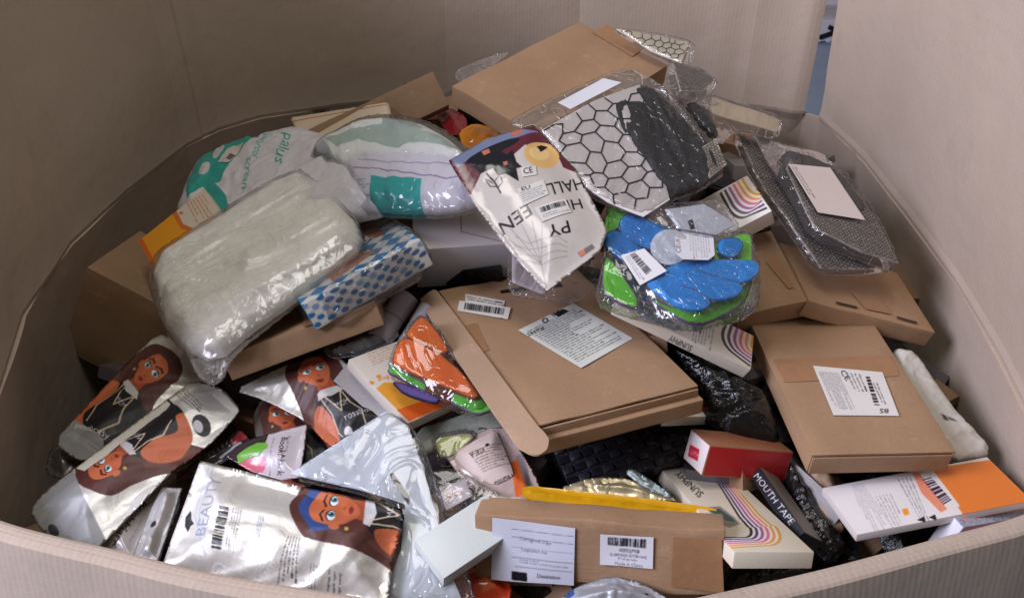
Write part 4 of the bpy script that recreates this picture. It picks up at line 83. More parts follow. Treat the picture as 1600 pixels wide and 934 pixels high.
ITEMS.append(json.loads('{"kind":"soft","name":"black_bag","label":"glossy crumpled black plastic bag between the mailer and the square box","cat":"black bag","M":[[0.931,-0.3151,-0.1844],[0.3573,0.89,0.2831],[0.0749,-0.3295,0.9412],[0.2591,0.7847,0.9562]],"outline":[[-0.0922,0.0322],[-0.036,0.0322],[0.029,0.024],[0.0539,-0.0041],[0.0688,-0.042],[0.0156,-0.056],[-0.0201,-0.0493],[-0.0418,-0.0085]],"T":0.03,"mat":"blackbag","bg":[14,14,16],"art":[],"parts":[],"wr":[0.009,0.02,30,1.5],"rnd":1,"crinkle":1}'))
ITEMS.append(json.loads('{"kind":"soft","name":"black_bag","label":"shiny black bag under the cream window box at the front rim","cat":"black bag","M":[[0.9967,0.0812,0.0041],[-0.0809,0.9867,0.1411],[0.0074,-0.141,0.99],[0.2674,0.5788,0.8905]],"outline":[[-0.0437,0.0155],[0.0045,0.0155],[0.0491,0.0076],[0.0406,-0.0057],[-0.0048,-0.0165],[-0.0449,-0.0155]],"T":0.015,"mat":"blackbag","bg":[14,14,16],"art":[],"parts":[],"wr":[0.005,0.02,0,1],"rnd":1,"crinkle":1}'))
ITEMS.append(json.loads('{"kind":"soft","name":"black_bag","label":"dull dark bag filling the gap right of the narrow black box","cat":"black bag","M":[[0.3804,-0.8991,-0.2165],[0.9242,0.3778,0.055],[0.0324,-0.221,0.9747],[0.3335,0.6589,0.8998]],"outline":[[-0.0863,0.0089],[-0.041,0.0089],[0.0098,0.0076],[0.0515,0.0108],[0.062,-0.0217],[0.0342,-0.0331],[-0.0177,-0.0199]],"T":0.02,"mat":"blackbag","bg":[22,20,20],"art":[],"parts":[],"wr":[0.005,0.02,0,1],"rnd":1}'))
ITEMS.append(json.loads('{"kind":"soft","name":"kraft_envelope","label":"crumpled tan paper envelope left of the white and orange front box","cat":"envelope","M":[[0.9926,-0.1059,-0.0595],[0.1163,0.9699,0.2137],[0.035,-0.2191,0.9751],[0.3512,0.664,0.9052]],"outline":[[-0.0209,0.0403],[0.0095,0.0403],[0.0131,0.0001],[0.0164,-0.029],[-0.0024,-0.0361],[-0.0163,-0.0118]],"T":0.01,"mat":"kraftp","bg":[215,212,208],"art":[],"parts":[],"wr":[0.003,0.03,0,1],"rnd":1,"flat":1}'))
ITEMS.append(json.loads('{"kind":"soft","name":"silver_bag","label":"silvery bag with blue print bulging up at the front rim","cat":"foil pouch","M":[[0.7791,0.6238,0.0624],[-0.627,0.7752,0.0775],[0.0,-0.0995,0.995],[0.0976,0.5282,0.9305]],"outline":[[-0.0527,0.0293],[-0.0213,0.0293],[0.0143,0.0168],[0.033,-0.009],[0.0424,-0.0472],[-0.0148,-0.0182]],"T":0.018,"mat":"foil","bg":[175,178,185],"art":[["p",[40,70,140],[[-0.0356,0.032],[-0.0241,0.0298],[-0.0278,0.0239],[-0.0372,0.0246]]],["p",[20,20,22],[[0.0271,-0.0219],[0.0267,-0.0221],[0.0264,-0.0222],[0.0259,-0.0223],[0.0255,-0.0222],[0.025,-0.022],[0.0246,-0.0217],[0.0243,-0.0214],[0.024,-0.021],[0.0239,-0.0206],[0.0239,-0.0202],[0.0239,-0.0199],[0.0241,-0.0196],[0.0244,-0.0194],[0.0248,-0.0193],[0.0253,-0.0192],[0.0257,-0.0193],[0.0262,-0.0195],[0.0266,-0.0198],[0.0269,-0.0201],[0.0272,-0.0205],[0.0273,-0.0209],[0.0273,-0.0213],[0.0273,-0.0216]]]],"parts":[],"wr":[0.003,0.03,0,1],"rnd":1}'))
ITEMS.append(json.loads('{"kind":"soft","name":"garment_bag","label":"cream poly mailer with faint barcode behind the square box on the right","cat":"bag","M":[[0.9815,-0.095,-0.1662],[0.1244,0.9764,0.1766],[0.1455,-0.194,0.9701],[0.5062,0.7758,0.9455]],"outline":[[-0.0434,0.0829],[-0.0138,0.0829],[0.0032,0.0379],[0.0243,-0.0101],[0.0505,-0.0451],[0.0431,-0.0625],[0.0,-0.0772],[-0.0255,-0.0263],[-0.0452,0.0362]],"T":0.01,"mat":"poly","bg":[200,196,186],"art":[["bar",[[-0.0045,-0.014],[0.0101,-0.018],[0.0137,-0.0227],[-0.0017,-0.0226]],8,[20,20,22]]],"parts":[],"wr":[0.004,0.03,50,3],"rnd":1,"wr2":[0.0015,0.012,0,2],"edge":0.012}'))
ITEMS.append(json.loads('{"kind":"soft","name":"silver_pouch","label":"crumpled silver sleeve under the paper roll","cat":"foil pouch","M":[[0.9133,0.334,0.2333],[-0.3846,0.8957,0.2231],[-0.1344,-0.2935,0.9465],[-0.187,0.8571,0.9802]],"outline":[[-0.0496,0.0161],[0.0013,0.0161],[0.0513,0.0114],[0.0457,-0.0184],[-0.0087,-0.0172],[-0.0393,-0.0074]],"T":0.012,"mat":"foil","bg":[150,150,155],"art":[],"parts":[],"wr":[0.004,0.03,20,2],"rnd":1}'))
ITEMS.append(json.loads('{"kind":"soft","name":"gel_sachet","label":"grey translucent sachet edge left of the big pouch","cat":"sachet","M":[[0.9225,0.3777,0.0802],[-0.3846,0.917,0.1054],[-0.0338,-0.1281,0.9912],[-0.5345,0.7399,0.8941]],"outline":[[-0.0133,0.027],[0.0102,0.027],[0.0229,-0.0118],[0.0006,-0.0298],[-0.0201,-0.0107]],"T":0.01,"mat":"foil","bg":[110,105,100],"art":[],"parts":[],"wr":[0.003,0.03,0,1],"rnd":1}'))
ITEMS.append(json.loads('{"kind":"soft","name":"candy_bag","label":"red wrapped pouch in the gap left of the peak box","cat":"pouch","M":[[0.9064,0.2766,0.3193],[-0.3091,0.9494,0.055],[-0.288,-0.1485,0.946],[-0.0902,1.2649,1.0887]],"outline":[[-0.0191,0.0431],[0.0052,0.0431],[0.0216,0.0012],[0.01,-0.052],[-0.0179,-0.0313]],"T":0.006,"mat":"gloss","bg":[130,30,34],"art":[],"parts":[],"wr":[0.003,0.02,0,1],"rnd":1}'))
ITEMS.append(json.loads('{"kind":"soft","name":"candy_bag","label":"orange wrapped pouch in the gap left of the peak box","cat":"pouch","M":[[0.8207,0.4874,0.2982],[-0.5313,0.843,0.0844],[-0.2102,-0.2277,0.9508],[-0.047,1.1847,1.0989]],"outline":[[-0.0154,0.0378],[0.0121,0.0378],[0.0295,0.0014],[0.0178,-0.0438],[-0.0145,-0.0332],[-0.0293,0.0029]],"T":0.008,"mat":"gloss","bg":[220,135,30],"art":[],"parts":[],"wr":[0.002,0.02,0,1],"rnd":1}'))
ITEMS.append(json.loads('{"kind":"soft","name":"empty_sleeve","label":"clear empty sleeve behind the left corner of the peak box","cat":"clear bag","M":[[0.9125,0.3015,0.2763],[-0.3309,0.9414,0.0655],[-0.2403,-0.1512,0.9588],[-0.0508,1.2738,1.171]],"outline":[[-0.0306,0.0181],[0.0305,0.0181],[0.0581,0.0066],[-0.0163,-0.0283],[-0.0404,-0.0135]],"T":0.004,"mat":"film","bg":[215,212,208],"art":[],"parts":[],"wr":[0.002,0.02,0,1],"rnd":1,"flat":1}'))
ITEMS.append(json.loads('{"kind":"soft","name":"paper_folder","label":"cream paper edge with brown line behind the cloth pack","cat":"envelope","M":[[0.8898,-0.351,0.2914],[0.2911,0.9287,0.2297],[-0.3513,-0.1196,0.9286],[-0.241,1.2298,1.1042]],"outline":[[-0.1359,0.0339],[0.0524,0.0339],[0.0702,0.0049],[0.0735,-0.0294],[-0.0733,-0.0406]],"T":0.005,"mat":"card","bg":[214,196,170],"art":[["l",[170,110,70],0.00269,[[-0.1215,0.0177],[0.0547,0.0238]]]],"parts":[],"wr":[0.0005,0.03,0,1],"rnd":0,"flat":1}'))
ROLLS = [[[-0.1331, 0.9122, 1.0113], [-0.1649, 0.8594, 0.9839], 0.0154], [[-0.1058, 0.8926, 1.0086], [-0.1318, 0.8462, 0.9844], 0.0104]]
# ---------------------------------------------------------------- small helpers
rng = np.random.RandomState(7)
def tag(o, label=None, cat=None, group=None, kind=None):
    for k, v in (('label', label), ('category', cat), ('group', group), ('kind', kind)):
        if v: o[k] = v
    return o
def empty(name, M): 
    o = bpy.data.objects.new(name, None); o.empty_display_size = .05; COL.objects.link(o); o.matrix_world = M; return o
def mesh_obj(name, verts, faces, mats, parent=None, uv=None, smooth=True, fm=None, loc=None):
    me = bpy.data.meshes.new(name); me.from_pydata([tuple(map(float, v)) for v in verts], [], faces)
    for m in mats: me.materials.append(m)
    if uv is not None:
        ul = me.uv_layers.new(name='uv'); li = np.empty(len(me.loops), np.int32); me.loops.foreach_get('vertex_index', li)
        ul.data.foreach_set('uv', np.asarray(uv, np.float32)[li].ravel() if len(uv) == len(verts) else np.asarray(uv, np.float32).ravel())
    me.polygons.foreach_set('use_smooth', [smooth] * len(me.polygons))
    if fm is not None: me.polygons.foreach_set('material_index', fm)
    me.update()
    o = bpy.data.objects.new(name, me); COL.objects.link(o)
    if parent: o.parent = parent
    if loc is not None: o.location = loc
    return o
# smooth value noise on numpy arrays
_P = rng.rand(256, 256)
def vnoise(x, y, s=0):
    x = np.asarray(x, float) + s * 17.31; y = np.asarray(y, float) + s * 9.7
    xi = np.floor(x).astype(int); yi = np.floor(y).astype(int); fx = x - xi; fy = y - yi
    fx = fx * fx * fx * (fx * (fx * 6 - 15) + 10); fy = fy * fy * fy * (fy * (fy * 6 - 15) + 10)
    g = lambda a, b: _P[a & 255, b & 255]
    return (g(xi, yi) * (1 - fx) + g(xi + 1, yi) * fx) * (1 - fy) + (g(xi, yi + 1) * (1 - fx) + g(xi + 1, yi + 1) * fx) * fy
def wrinkle(x, y, wr, seed):
    amp, sc, ang, an = wr; c, s = math.cos(R_(ang)), math.sin(R_(ang))
    u = (x * c + y * s) / (sc * an); v = (-x * s + y * c) / sc
    wx = vnoise(u * .7, v * .7, seed + 3) * 1.6; u2, v2 = u + wx, v + vnoise(u * .8 + 5, v * .8, seed + 5) * 1.6
    a = (1 - np.abs(2 * vnoise(u2, v2, seed) - 1)) ** 2.2
    b = (1 - np.abs(2 * vnoise(u2 * 2.1, v2 * 2.3, seed + 1) - 1)) ** 2
    r = np.random.RandomState(seed * 7 + 1); fc = 0
    for k in range(5):
        th = r.uniform(0, math.pi); lam = r.uniform(.7, 1.8) * (1 if k < 3 else .5); ph = (u2 * math.cos(th) + v2 * math.sin(th)) / lam + r.rand() * 9
        fc = fc + (np.abs((ph % 1) * 2 - 1) - .5) * (.34 if k < 3 else .18)
    return amp * (a * .55 + b * .3 + fc - .35)
# ---------------------------------------------------------------- print: shapes and lettering rasterised in code
_tc = {}
def text_tris(s):
    if s in _tc: return _tc[s]
    cu = bpy.data.curves.new('lettering', 'FONT'); cu.body = s; cu.resolution_u = 2
    o = bpy.data.objects.new('lettering', cu); COL.objects.link(o); bpy.context.view_layer.update()
    me = bpy.data.meshes.new_from_object(o.evaluated_get(bpy.context.evaluated_depsgraph_get())); me.calc_loop_triangles()
    v = np.array([p.co[:2] for p in me.vertices]); t = np.array([list(q.vertices) for q in me.loop_triangles])
    bpy.data.objects.remove(o); bpy.data.curves.remove(cu); bpy.data.meshes.remove(me)
    if len(v) == 0: v = np.zeros((3, 2)); t = np.array([[0, 1, 2]])
    x0, x1 = v[:, 0].min(), v[:, 0].max(); h = .69
    v = np.stack([(v[:, 0] - x0) / (x1 - x0 + 1e-9), v[:, 1] / h], 1); _tc[s] = (v, t); return _tc[s]
class Canvas:
    def __init__(s, x0, y0, x1, y1, bg, ppm=2600):
        s.x0, s.y0, s.x1, s.y1 = x0, y0, x1, y1
        k = min(ppm, 1100 / max(x1 - x0, y1 - y0)); s.k = k
        s.w = max(8, int((x1 - x0) * k)) // 2 * 2; s.h = max(8, int((y1 - y0) * k)) // 2 * 2
        s.a = np.ones((s.h, s.w, 4), np.float32); s.a[..., :3] = np.array(bg, np.float32) / 255; s.a[..., 3] = 0
    def px(s, P):
        P = np.asarray(P, float); return np.stack([(P[:, 0] - s.x0) / (s.x1 - s.x0) * s.w, (P[:, 1] - s.y0) / (s.y1 - s.y0) * s.h], 1)
    def raw(s, Q, col):
        a, b = np.floor(Q.min(0)).astype(int), np.ceil(Q.max(0)).astype(int) + 1
        a = np.maximum(a, 0); b = np.minimum(b, [s.w, s.h])
        if (b <= a).any(): return
        X, Y = np.meshgrid(np.arange(a[0], b[0]) + .5, np.arange(a[1], b[1]) + .5); ins = np.zeros(X.shape, bool)
        for i in range(len(Q)):
            (xa, ya), (xb, yb) = Q[i - 1], Q[i]
            if ya == yb: continue
            c = ((ya > Y) != (yb > Y)) & (X < (xb - xa) * (Y - ya) / (yb - ya) + xa); ins ^= c
        v = s.a[a[1]:b[1], a[0]:b[0]]; v[ins, :3] = np.array(col) / 255; v[ins, 3] = 1
    def fill(s, P, col): s.raw(s.px(P), col)
    def line(s, P, wd, col):
        P = np.asarray(P, float)
        for i in range(len(P) - 1):
            d = P[i + 1] - P[i]; L = np.hypot(*d)
            if L < 1e-9: continue
            n = np.array([-d[1], d[0]]) / L * max(wd / 2, .55 / s.k); e = d / L * wd * .3
            s.fill([P[i] - n - e, P[i + 1] - n + e, P[i + 1] + n + e, P[i] + n - e], col)
    def draw(s, art):
        for a in art: getattr(s, 'op_' + a[0])(*a[1:])
    def op_p(s, col, P): s.fill(P, col)
    def op_l(s, col, wd, P): s.line(P, wd, col)
    def op_t(s, st, p0, p1, q, col):
        v, t = text_tris(st); p0, p1, q = map(np.array, (p0, p1, q))
        P = s.px(p0 + v[:, :1] * (p1 - p0) + v[:, 1:] * (q - p0))
        for tri in t: s.raw(P[tri], col)
    def quad(s, Q):
        Q = [np.array(q, float) for q in Q]
        return lambda u, v: (Q[0] * (1 - u) + Q[1] * u) * (1 - v) + (Q[3] * (1 - u) + Q[2] * u) * v
    def cell(s, f, u0, v0, u1, v1, col): s.fill([f(u0, v0), f(u1, v0), f(u1, v1), f(u0, v1)], col)
    def op_bar(s, Q, n, col):
        Q = [np.array(q) for q in Q]
        if np.hypot(*(Q[1] - Q[0])) < np.hypot(*(Q[3] - Q[0])): Q = Q[1:] + Q[:1]
        f = s.quad(Q); u = 0; r = random.Random(n)
        while u < 1:
            d = r.choice([.5, .5, 1, 1.4]) / n; s.cell(f, u, 0, min(1, u + d), 1, col); u += d + r.choice([.4, .5, .9]) / n
    def op_m(s, Q, n, col):
        Q = [np.array(q) for q in Q]; lu, lv = np.hypot(*(Q[1] - Q[0])), np.hypot(*(Q[3] - Q[0]))
        if lv / n > lu / 7: Q = Q[1:] + Q[:1]; lu, lv = lv, lu
        n = max(n, int(lv / .0042)); f = s.quad(Q); r = random.Random(n * 7 + int(abs(Q[0][0]) * 1e4)); L = np.hypot(*(f(1, 0) - f(0, 0))); H = np.hypot(*(f(0, 1) - f(0, 0))) / n
        for i in range(n):
            u = 0; e = 1 if r.random() < .6 else r.uniform(.4, 1)
            while u < e:
                d = r.uniform(.5, 2.6) * H / max(L, 1e-6)
                j = 0
                while j < d - .1 * H / L:   # letter-like strokes inside each word
                    g = .34 * H / L; hh = r.choice([.3, .3, .45]); lo = .72
                    s.cell(f, u + j, (i + lo - hh) / n, min(e, u + j + g * .62), (i + lo) / n, col); j += g
                u += d + .35 * H / max(L, 1e-6)
    def op_diamond(s, Q, n, col):
        f = s.quad(Q); m = int(n * 1.5)
        for i in range(n + 1):
            for j in range(m + 1):
                c = lambda x, y: f(x / n, y / m); s.fill([c(i, j - .5), c(i + .5, j), c(i, j + .5), c(i - .5, j)], col)
    def op_sidestack(s, Q, col):
        f = s.quad(Q); r = random.Random(4); n = 5
        for j in range(n):
            s.cell(f, 0, (j + .93) / n, 1, (j + 1) / n, (110, 116, 130))
            for k in range(17):
                if (j + k) % 2: continue
                u, v, a, b = (k + .5 + r.uniform(-.2, .2)) / 17, (j + .47) / n, r.uniform(.028, .040), .42 / n
                s.fill([f(u + a * math.cos(t), v + b * math.sin(t)) for t in np.linspace(0, 6.28, 11)[:-1]], r.choice([col, col, (70, 95, 140), (120, 150, 185)]))
    def op_speck(s, Q, col):
        f = s.quad(Q); r = random.Random(9)
        for k in range(420):
            u, v = r.random(), r.random(); d = .006; s.cell(f, u, v, u + d, v + .08, r.choice([(95, 98, 110), (200, 200, 210), (120, 120, 130)]))
        for k in range(120):
            u, v = r.random(), .45 + r.gauss(0, .10); s.cell(f, u, v, u + .012, v + .09, col)
    def op_rain(s, Q, mode):
        cols = [(40, 34, 44), (240, 230, 215), (70, 58, 100), (236, 226, 220), (150, 90, 150), (236, 220, 215), (214, 110, 130), (240, 225, 210), (226, 150, 90), (240, 228, 205), (214, 160, 70)]
        f = s.quad(Q)
        def U(u, v): return f(u, v)
        n = len(cols); 
        for k, c in enumerate(cols):       # nested bends: down the left side, rounding into the bottom edge
            def band(o):
                if mode == 'a': pts = [(o, 0)] + [(o + (1 - o) * 0 + .55 * (1 - math.cos(t)) * (1.15 - o) , .25 + (.62 - o * .45) * math.sin(t)) for t in np.linspace(0, 1.35, 12)] + [(1, .98 - o * .62)]
                elif mode == 'b': pts = [(o * .9, 0), (o * .9 + .0, .45 - o * .2)] + [(o * .9 + .35 * (1 - math.cos(t)), .45 - o * .2 + (.4 - o * .1) * math.sin(t)) for t in np.linspace(.1, 1.5, 10)] + [(1, .9 - o * .55)]
                else: pts = [(o * .9, 0)] + [(.42 * o + .5, .0 + .62)] + [(.5 + .40 * o + (.0) + .12 * math.sin(t * 1.2) , .62 + (.12 + o * .16) * (1 - math.cos(t))) for t in np.linspace(.1, 1.5, 8)] + [(.3, .82 + o * .14), (-.05, .82 + o * .14)]
                return [U(*p) for p in pts]
            A, B = band(k / n), band((k + 1) / n)
            if mode == 'c': A, B = rain_c(U, k / n), rain_c(U, (k + 1) / n)
            for i in range(len(A) - 1): s.fill([A[i], A[i + 1], B[i + 1], B[i]], c)
    def girl(s, p0, px, py, band):
        p0, px, py = map(np.array, (p0, px, py)); T = lambda P: [p0 + x * (px - p0) + y * (py - p0) for x, y in P]
        def bz(P, n=8):      # closed Catmull-Rom through the given points
            P = [np.array(p, float) for p in P]; m = len(P); out = []
            for i in range(m):
                a, b, c, d = P[i - 1], P[i], P[(i + 1) % m], P[(i + 2) % m]
                for t in np.linspace(0, 1, n, endpoint=False): out.append(.5 * ((2 * b) + (c - a) * t + (2 * a - 5 * b + 4 * c - d) * t * t + (3 * b - 3 * c + d - a) * t ** 3))
            return out
        E = lambda cx, cy, rx, ry: [(cx + rx * math.cos(a), cy + ry * math.sin(a)) for a in np.linspace(0, 6.28, 22)[:-1]]
        hair, skin, shade = (84, 46, 40), (196, 104, 66), (168, 80, 50)
        F = lambda P, c: s.fill(T(P), c)
        F(bz([(.45, -.02), (.66, .04), (.74, .22), (.74, .45), (.82, .65), (.88, .9), (.70, 1.1), (.30, 1.05), (.02, 1.25), (-.02, .95), (.10, .70), (.16, .4), (.2, .12)]), hair)
        F(bz([(.05, 1.2), (.12, .85), (.22, .6), (.26, .8), (.16, 1.05)]), (104, 60, 50))
        F([(.40, .40), (.56, .40), (.57, .60), (.38, .60)], shade)
        F(bz([(.30, .62), (.48, .56), (.68, .60), (.86, .68), (.92, 1.2), (.60, 1.32), (.30, 1.25), (.20, .9)]), (26, 25, 30))
        F(bz([(.20, .72), (.32, .66), (.36, .86), (.30, 1.12), (.42, 1.22), (.38, 1.3), (.18, 1.2), (.12, .95)]), skin)
        F(bz([(.84, .68), (.94, .74), (1.0, 1.0), (.92, 1.2), (.86, 1.0)]), skin)
        F([(.36, .56), (.58, .56), (.62, .62), (.47, .66), (.33, .62)], (205, 205, 205))
        F(bz([(.30, .22), (.33, .12), (.45, .07), (.58, .12), (.61, .24), (.60, .38), (.52, .49), (.45, .53), (.38, .48), (.31, .38)]), skin)
        F(bz([(.24, .10), (.45, .0), (.66, .10), (.66, .26), (.58, .16), (.45, .11), (.33, .17), (.28, .34)]), hair if not band else (48, 72, 130))
        if band: F(bz([(.2, .10), (.45, -.05), (.68, .08), (.66, .12), (.45, .02), (.24, .16)]), hair)
        F(E(.292, .34, .025, .045), skin); F(E(.29, .44, .018, .018), (200, 160, 80))
        for cx in (.385, .53):
            F(E(cx, .30, .050, .040), (30, 20, 20)); F(E(cx, .304, .046, .034), (235, 235, 235)); F(E(cx + .012, .302, .024, .030), (70, 130, 135)); F(E(cx + .014, .302, .012, .016), (15, 15, 20)); F(E(cx + .02, .292, .006, .008), (250, 250, 250))
            s.line(T([(cx - .055, .245), (cx, .215), (cx + .05, .235)]), np.hypot(*(px - p0)) * .014, (50, 26, 22))
        F(bz([(.455, .40), (.475, .385), (.49, .40), (.47, .41)]), shade); F(bz([(.42, .45), (.46, .437), (.50, .45), (.46, .478)]), (140, 40, 40))
        lw = np.hypot(*(px - p0)) * .014; y = (206, 186, 150)
        s.line(T([(.36, .60), (.38, .80), (.34, .98), (.40, 1.15)]), lw, y); s.line(T([(.58, .60), (.60, .78), (.66, .9), (.60, 1.1), (.66, 1.22)]), lw, y)
        s.line(T([(.40, .62), (.48, .84), (.58, .62)]), lw, y)
        s.op_t('MOM', list(T([(.46, .80)])[0]), list(T([(.60, .79)])[0]), list(T([(.45, .74)])[0]), (220, 220, 220))
    def op_girl(s, a, b, c): s.girl(a, b, c, False)
    def op_girl2(s, a, b, c): s.girl(a, b, c, True)
    def image(s, name):
        a = s.a.reshape(s.h // 2, 2, s.w // 2, 2, 4).mean((1, 3))
        h, w_ = a.shape[:2]; im = bpy.data.images.new(name, w_, h, alpha=True); im.alpha_mode = 'CHANNEL_PACKED'
        im.pixels.foreach_set(np.ascontiguousarray(a, np.float32).ravel()); im.update(); return im
def rain_c(U, o):
    # the window box: bands run down its right side and turn back under the cut-out
    P = [(.05 + .50 * o, 0.0), (.42 + .42 * o, .62), (.50 + .42 * o, .76)]
    cx, cy, r = .40 + .30 * o, .78, .10 + .12 * o
    P += [(cx + r * 1.2 * math.cos(t), cy + r * math.sin(t)) for t in np.linspace(-.1, 1.5, 8)]
    P += [(-.06, .86 + .14 * o)]
    return [U(*p) for p in P]
# ---------------------------------------------------------------- materials
def lin(c): return tuple(((v / 255) / 12.92 if v / 255 <= .04045 else ((v / 255 + .055) / 1.055) ** 2.4) for v in c[:3]) + (1,)
class NT:
    def __init__(s, name):
        s.m = bpy.data.materials.new(name); s.m.use_nodes = True; s.t = s.m.node_tree; s.n = s.t.nodes; s.n.clear(); s.out = s.n.new('ShaderNodeOutputMaterial')
    def add(s, typ, ins=None, **kw):
        n = s.n.new('ShaderNode' + typ)
        for k, v in kw.items(): setattr(n, k, v)
        for k, v in (ins or {}).items():
            if isinstance(v, bpy.types.NodeSocket): s.t.links.new(v, n.inputs[k])
            else: n.inputs[k].default_value = v
        return n
    def link(s, a, b): s.t.links.new(a, b)
def noise_bump(t, scale, dist, strength=1., coord=None, detail=4, prev=None):
    tc = t.add('TexCoord') if coord is None else None
    n = t.add('TexNoise', {'Vector': tc.outputs['Object'] if tc else coord, 'Scale': scale, 'Detail': detail})
    ins = {'Height': n.outputs['Fac'], 'Distance': dist, 'Strength': strength}
    if prev: ins['Normal'] = prev
    return t.add('Bump', ins).outputs['Normal'], n
_mc = {}
def kraft(tone=1., image=None, pale=False):
    key = ('kraft', round(tone, 2), pale)
    if key in _mc and image is None: return _mc[key]
    t = NT('kraft_board'); tc = t.add('TexCoord')
    base = (162, 130, 100) if not pale else (184, 154, 128)
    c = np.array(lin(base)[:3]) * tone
    n1 = t.add('TexNoise', {'Vector': tc.outputs['Object'], 'Scale': 9., 'Detail': 5.}); n2 = t.add('TexNoise', {'Vector': tc.outputs['Object'], 'Scale': 420., 'Detail': 3.})
    mp = t.add('Mapping', {'Vector': tc.outputs['Object'], 'Scale': (14, 240, 60)}); n3 = t.add('TexNoise', {'Vector': mp.outputs[0], 'Scale': 1., 'Detail': 3.})
    mx = t.add('Mix', {0: n1.outputs['Fac'], 6: (*(c * .76), 1), 7: (*(c * 1.20), 1)}, data_type='RGBA')
    m2 = t.add('Mix', {0: n2.outputs['Fac'], 6: (.86, .86, .86, 1), 7: (1.12, 1.12, 1.12, 1)}, data_type='RGBA')
    m3 = t.add('Mix', {0: 1., 6: mx.outputs[2], 7: m2.outputs[2]}, data_type='RGBA', blend_type='MULTIPLY')
    n5 = t.add('TexNoise', {'Vector': tc.outputs['Object'], 'Scale': 26., 'Detail': 8., 'Roughness': .8}); sc = t.add('MapRange', {0: n5.outputs['Fac'], 1: .57, 2: .72, 3: 1., 4: 1.30}); m3 = t.add('Mix', {0: 1., 6: m3.outputs[2], 7: sc.outputs[0]}, data_type='RGBA', blend_type='MULTIPLY')
    b = t.add('Bump', {'Height': n3.outputs['Fac'], 'Distance': .0006, 'Strength': .5}); b2 = t.add('Bump', {'Height': n1.outputs['Fac'], 'Distance': .008, 'Strength': .5, 'Normal': b.outputs[0]})
    p = t.add('BsdfPrincipled', {'Base Color': m3.outputs[2], 'Roughness': .72, 'Normal': b2.outputs[0], 'Specular IOR Level': .3})
    t.link(p.outputs[0], t.out.inputs[0]); _mc[key] = t.m; return t.m
def simple(name, col, rough=.6, metal=0., bump=(60, .001), spec=.4, coat=0.):
    key = (name, tuple(col), rough)
    if key in _mc: return _mc[key]
    t = NT(name); nb, n = noise_bump(t, *bump)
    mx = t.add('Mix', {0: n.outputs['Fac'], 6: tuple(v * .85 for v in lin(col)[:3]) + (1,), 7: tuple(min(1, v * 1.1) for v in lin(col)[:3]) + (1,)}, data_type='RGBA')
    p = t.add('BsdfPrincipled', {'Base Color': mx.outputs[2], 'Roughness': rough, 'Metallic': metal, 'Normal': nb, 'Specular IOR Level': spec, 'Coat Weight': coat, 'Coat Roughness': .15})
    t.link(p.outputs[0], t.out.inputs[0]); _mc[key] = t.m; return t.m
def film(crinkle=False):
    key = ('film', crinkle)
    if key in _mc: return _mc[key]
    t = NT('clear_film'); tc = t.add('TexCoord')
    k = 1.9 if crinkle else 1.
    ns = t.add('TexNoise', {'Vector': tc.outputs['Object'], 'Scale': 12. * k, 'Detail': 1.5, 'Distortion': 1.2}); rn = t.add('TexNoise', {'Vector': tc.outputs['Object'], 'Scale': 17. * k, 'Detail': 1., 'Distortion': 2.2})
    r1 = t.add('Math', {0: rn.outputs['Fac'], 1: .5}, operation='SUBTRACT'); r2 = t.add('Math', {0: r1.outputs[0]}, operation='ABSOLUTE'); r3 = t.add('MapRange', {0: r2.outputs[0], 1: 0., 2: .035, 3: 1., 4: 0.})
    b1 = t.add('Bump', {'Height': ns.outputs['Fac'], 'Distance': .007 / k, 'Strength': .6}); b2 = t.add('Bump', {'Height': r3.outputs[0], 'Distance': .0009 if crinkle else .0006, 'Strength': .7, 'Normal': b1.outputs[0]})
    tr = t.add('BsdfTransparent', {'Color': (.97, .97, .975, 1)}); gl = t.add('BsdfGlossy', {'Color': (1, 1, 1, 1), 'Roughness': .10, 'Normal': b2.outputs[0]})
    df = t.add('BsdfDiffuse', {'Color': (.75, .75, .78, 1)})
    lw = t.add('LayerWeight', {'Blend': .35, 'Normal': b2.outputs[0]})
    ma = t.add('MapRange', {0: lw.outputs['Fresnel'], 3: .02, 4: .7})
    m1 = t.add('MixShader', {0: .025, 1: tr.outputs[0], 2: df.outputs[0]}); m2 = t.add('MixShader', {0: ma.outputs[0], 1: m1.outputs[0], 2: gl.outputs[0]})
    t.link(m2.outputs[0], t.out.inputs[0]); _mc[key] = t.m; return t.m
FIN = {'paper': (.55, .3, 0, 400, .0003), 'card': (.42, .45, .1, 300, .0003), 'gloss': (.22, .5, .5, 45, .0015), 'poly': (.34, .5, .35, 34, .0045), 'cloth': (.95, .1, 0, 350, .002), 'foam': (.8, .2, 0, 700, .0015)}
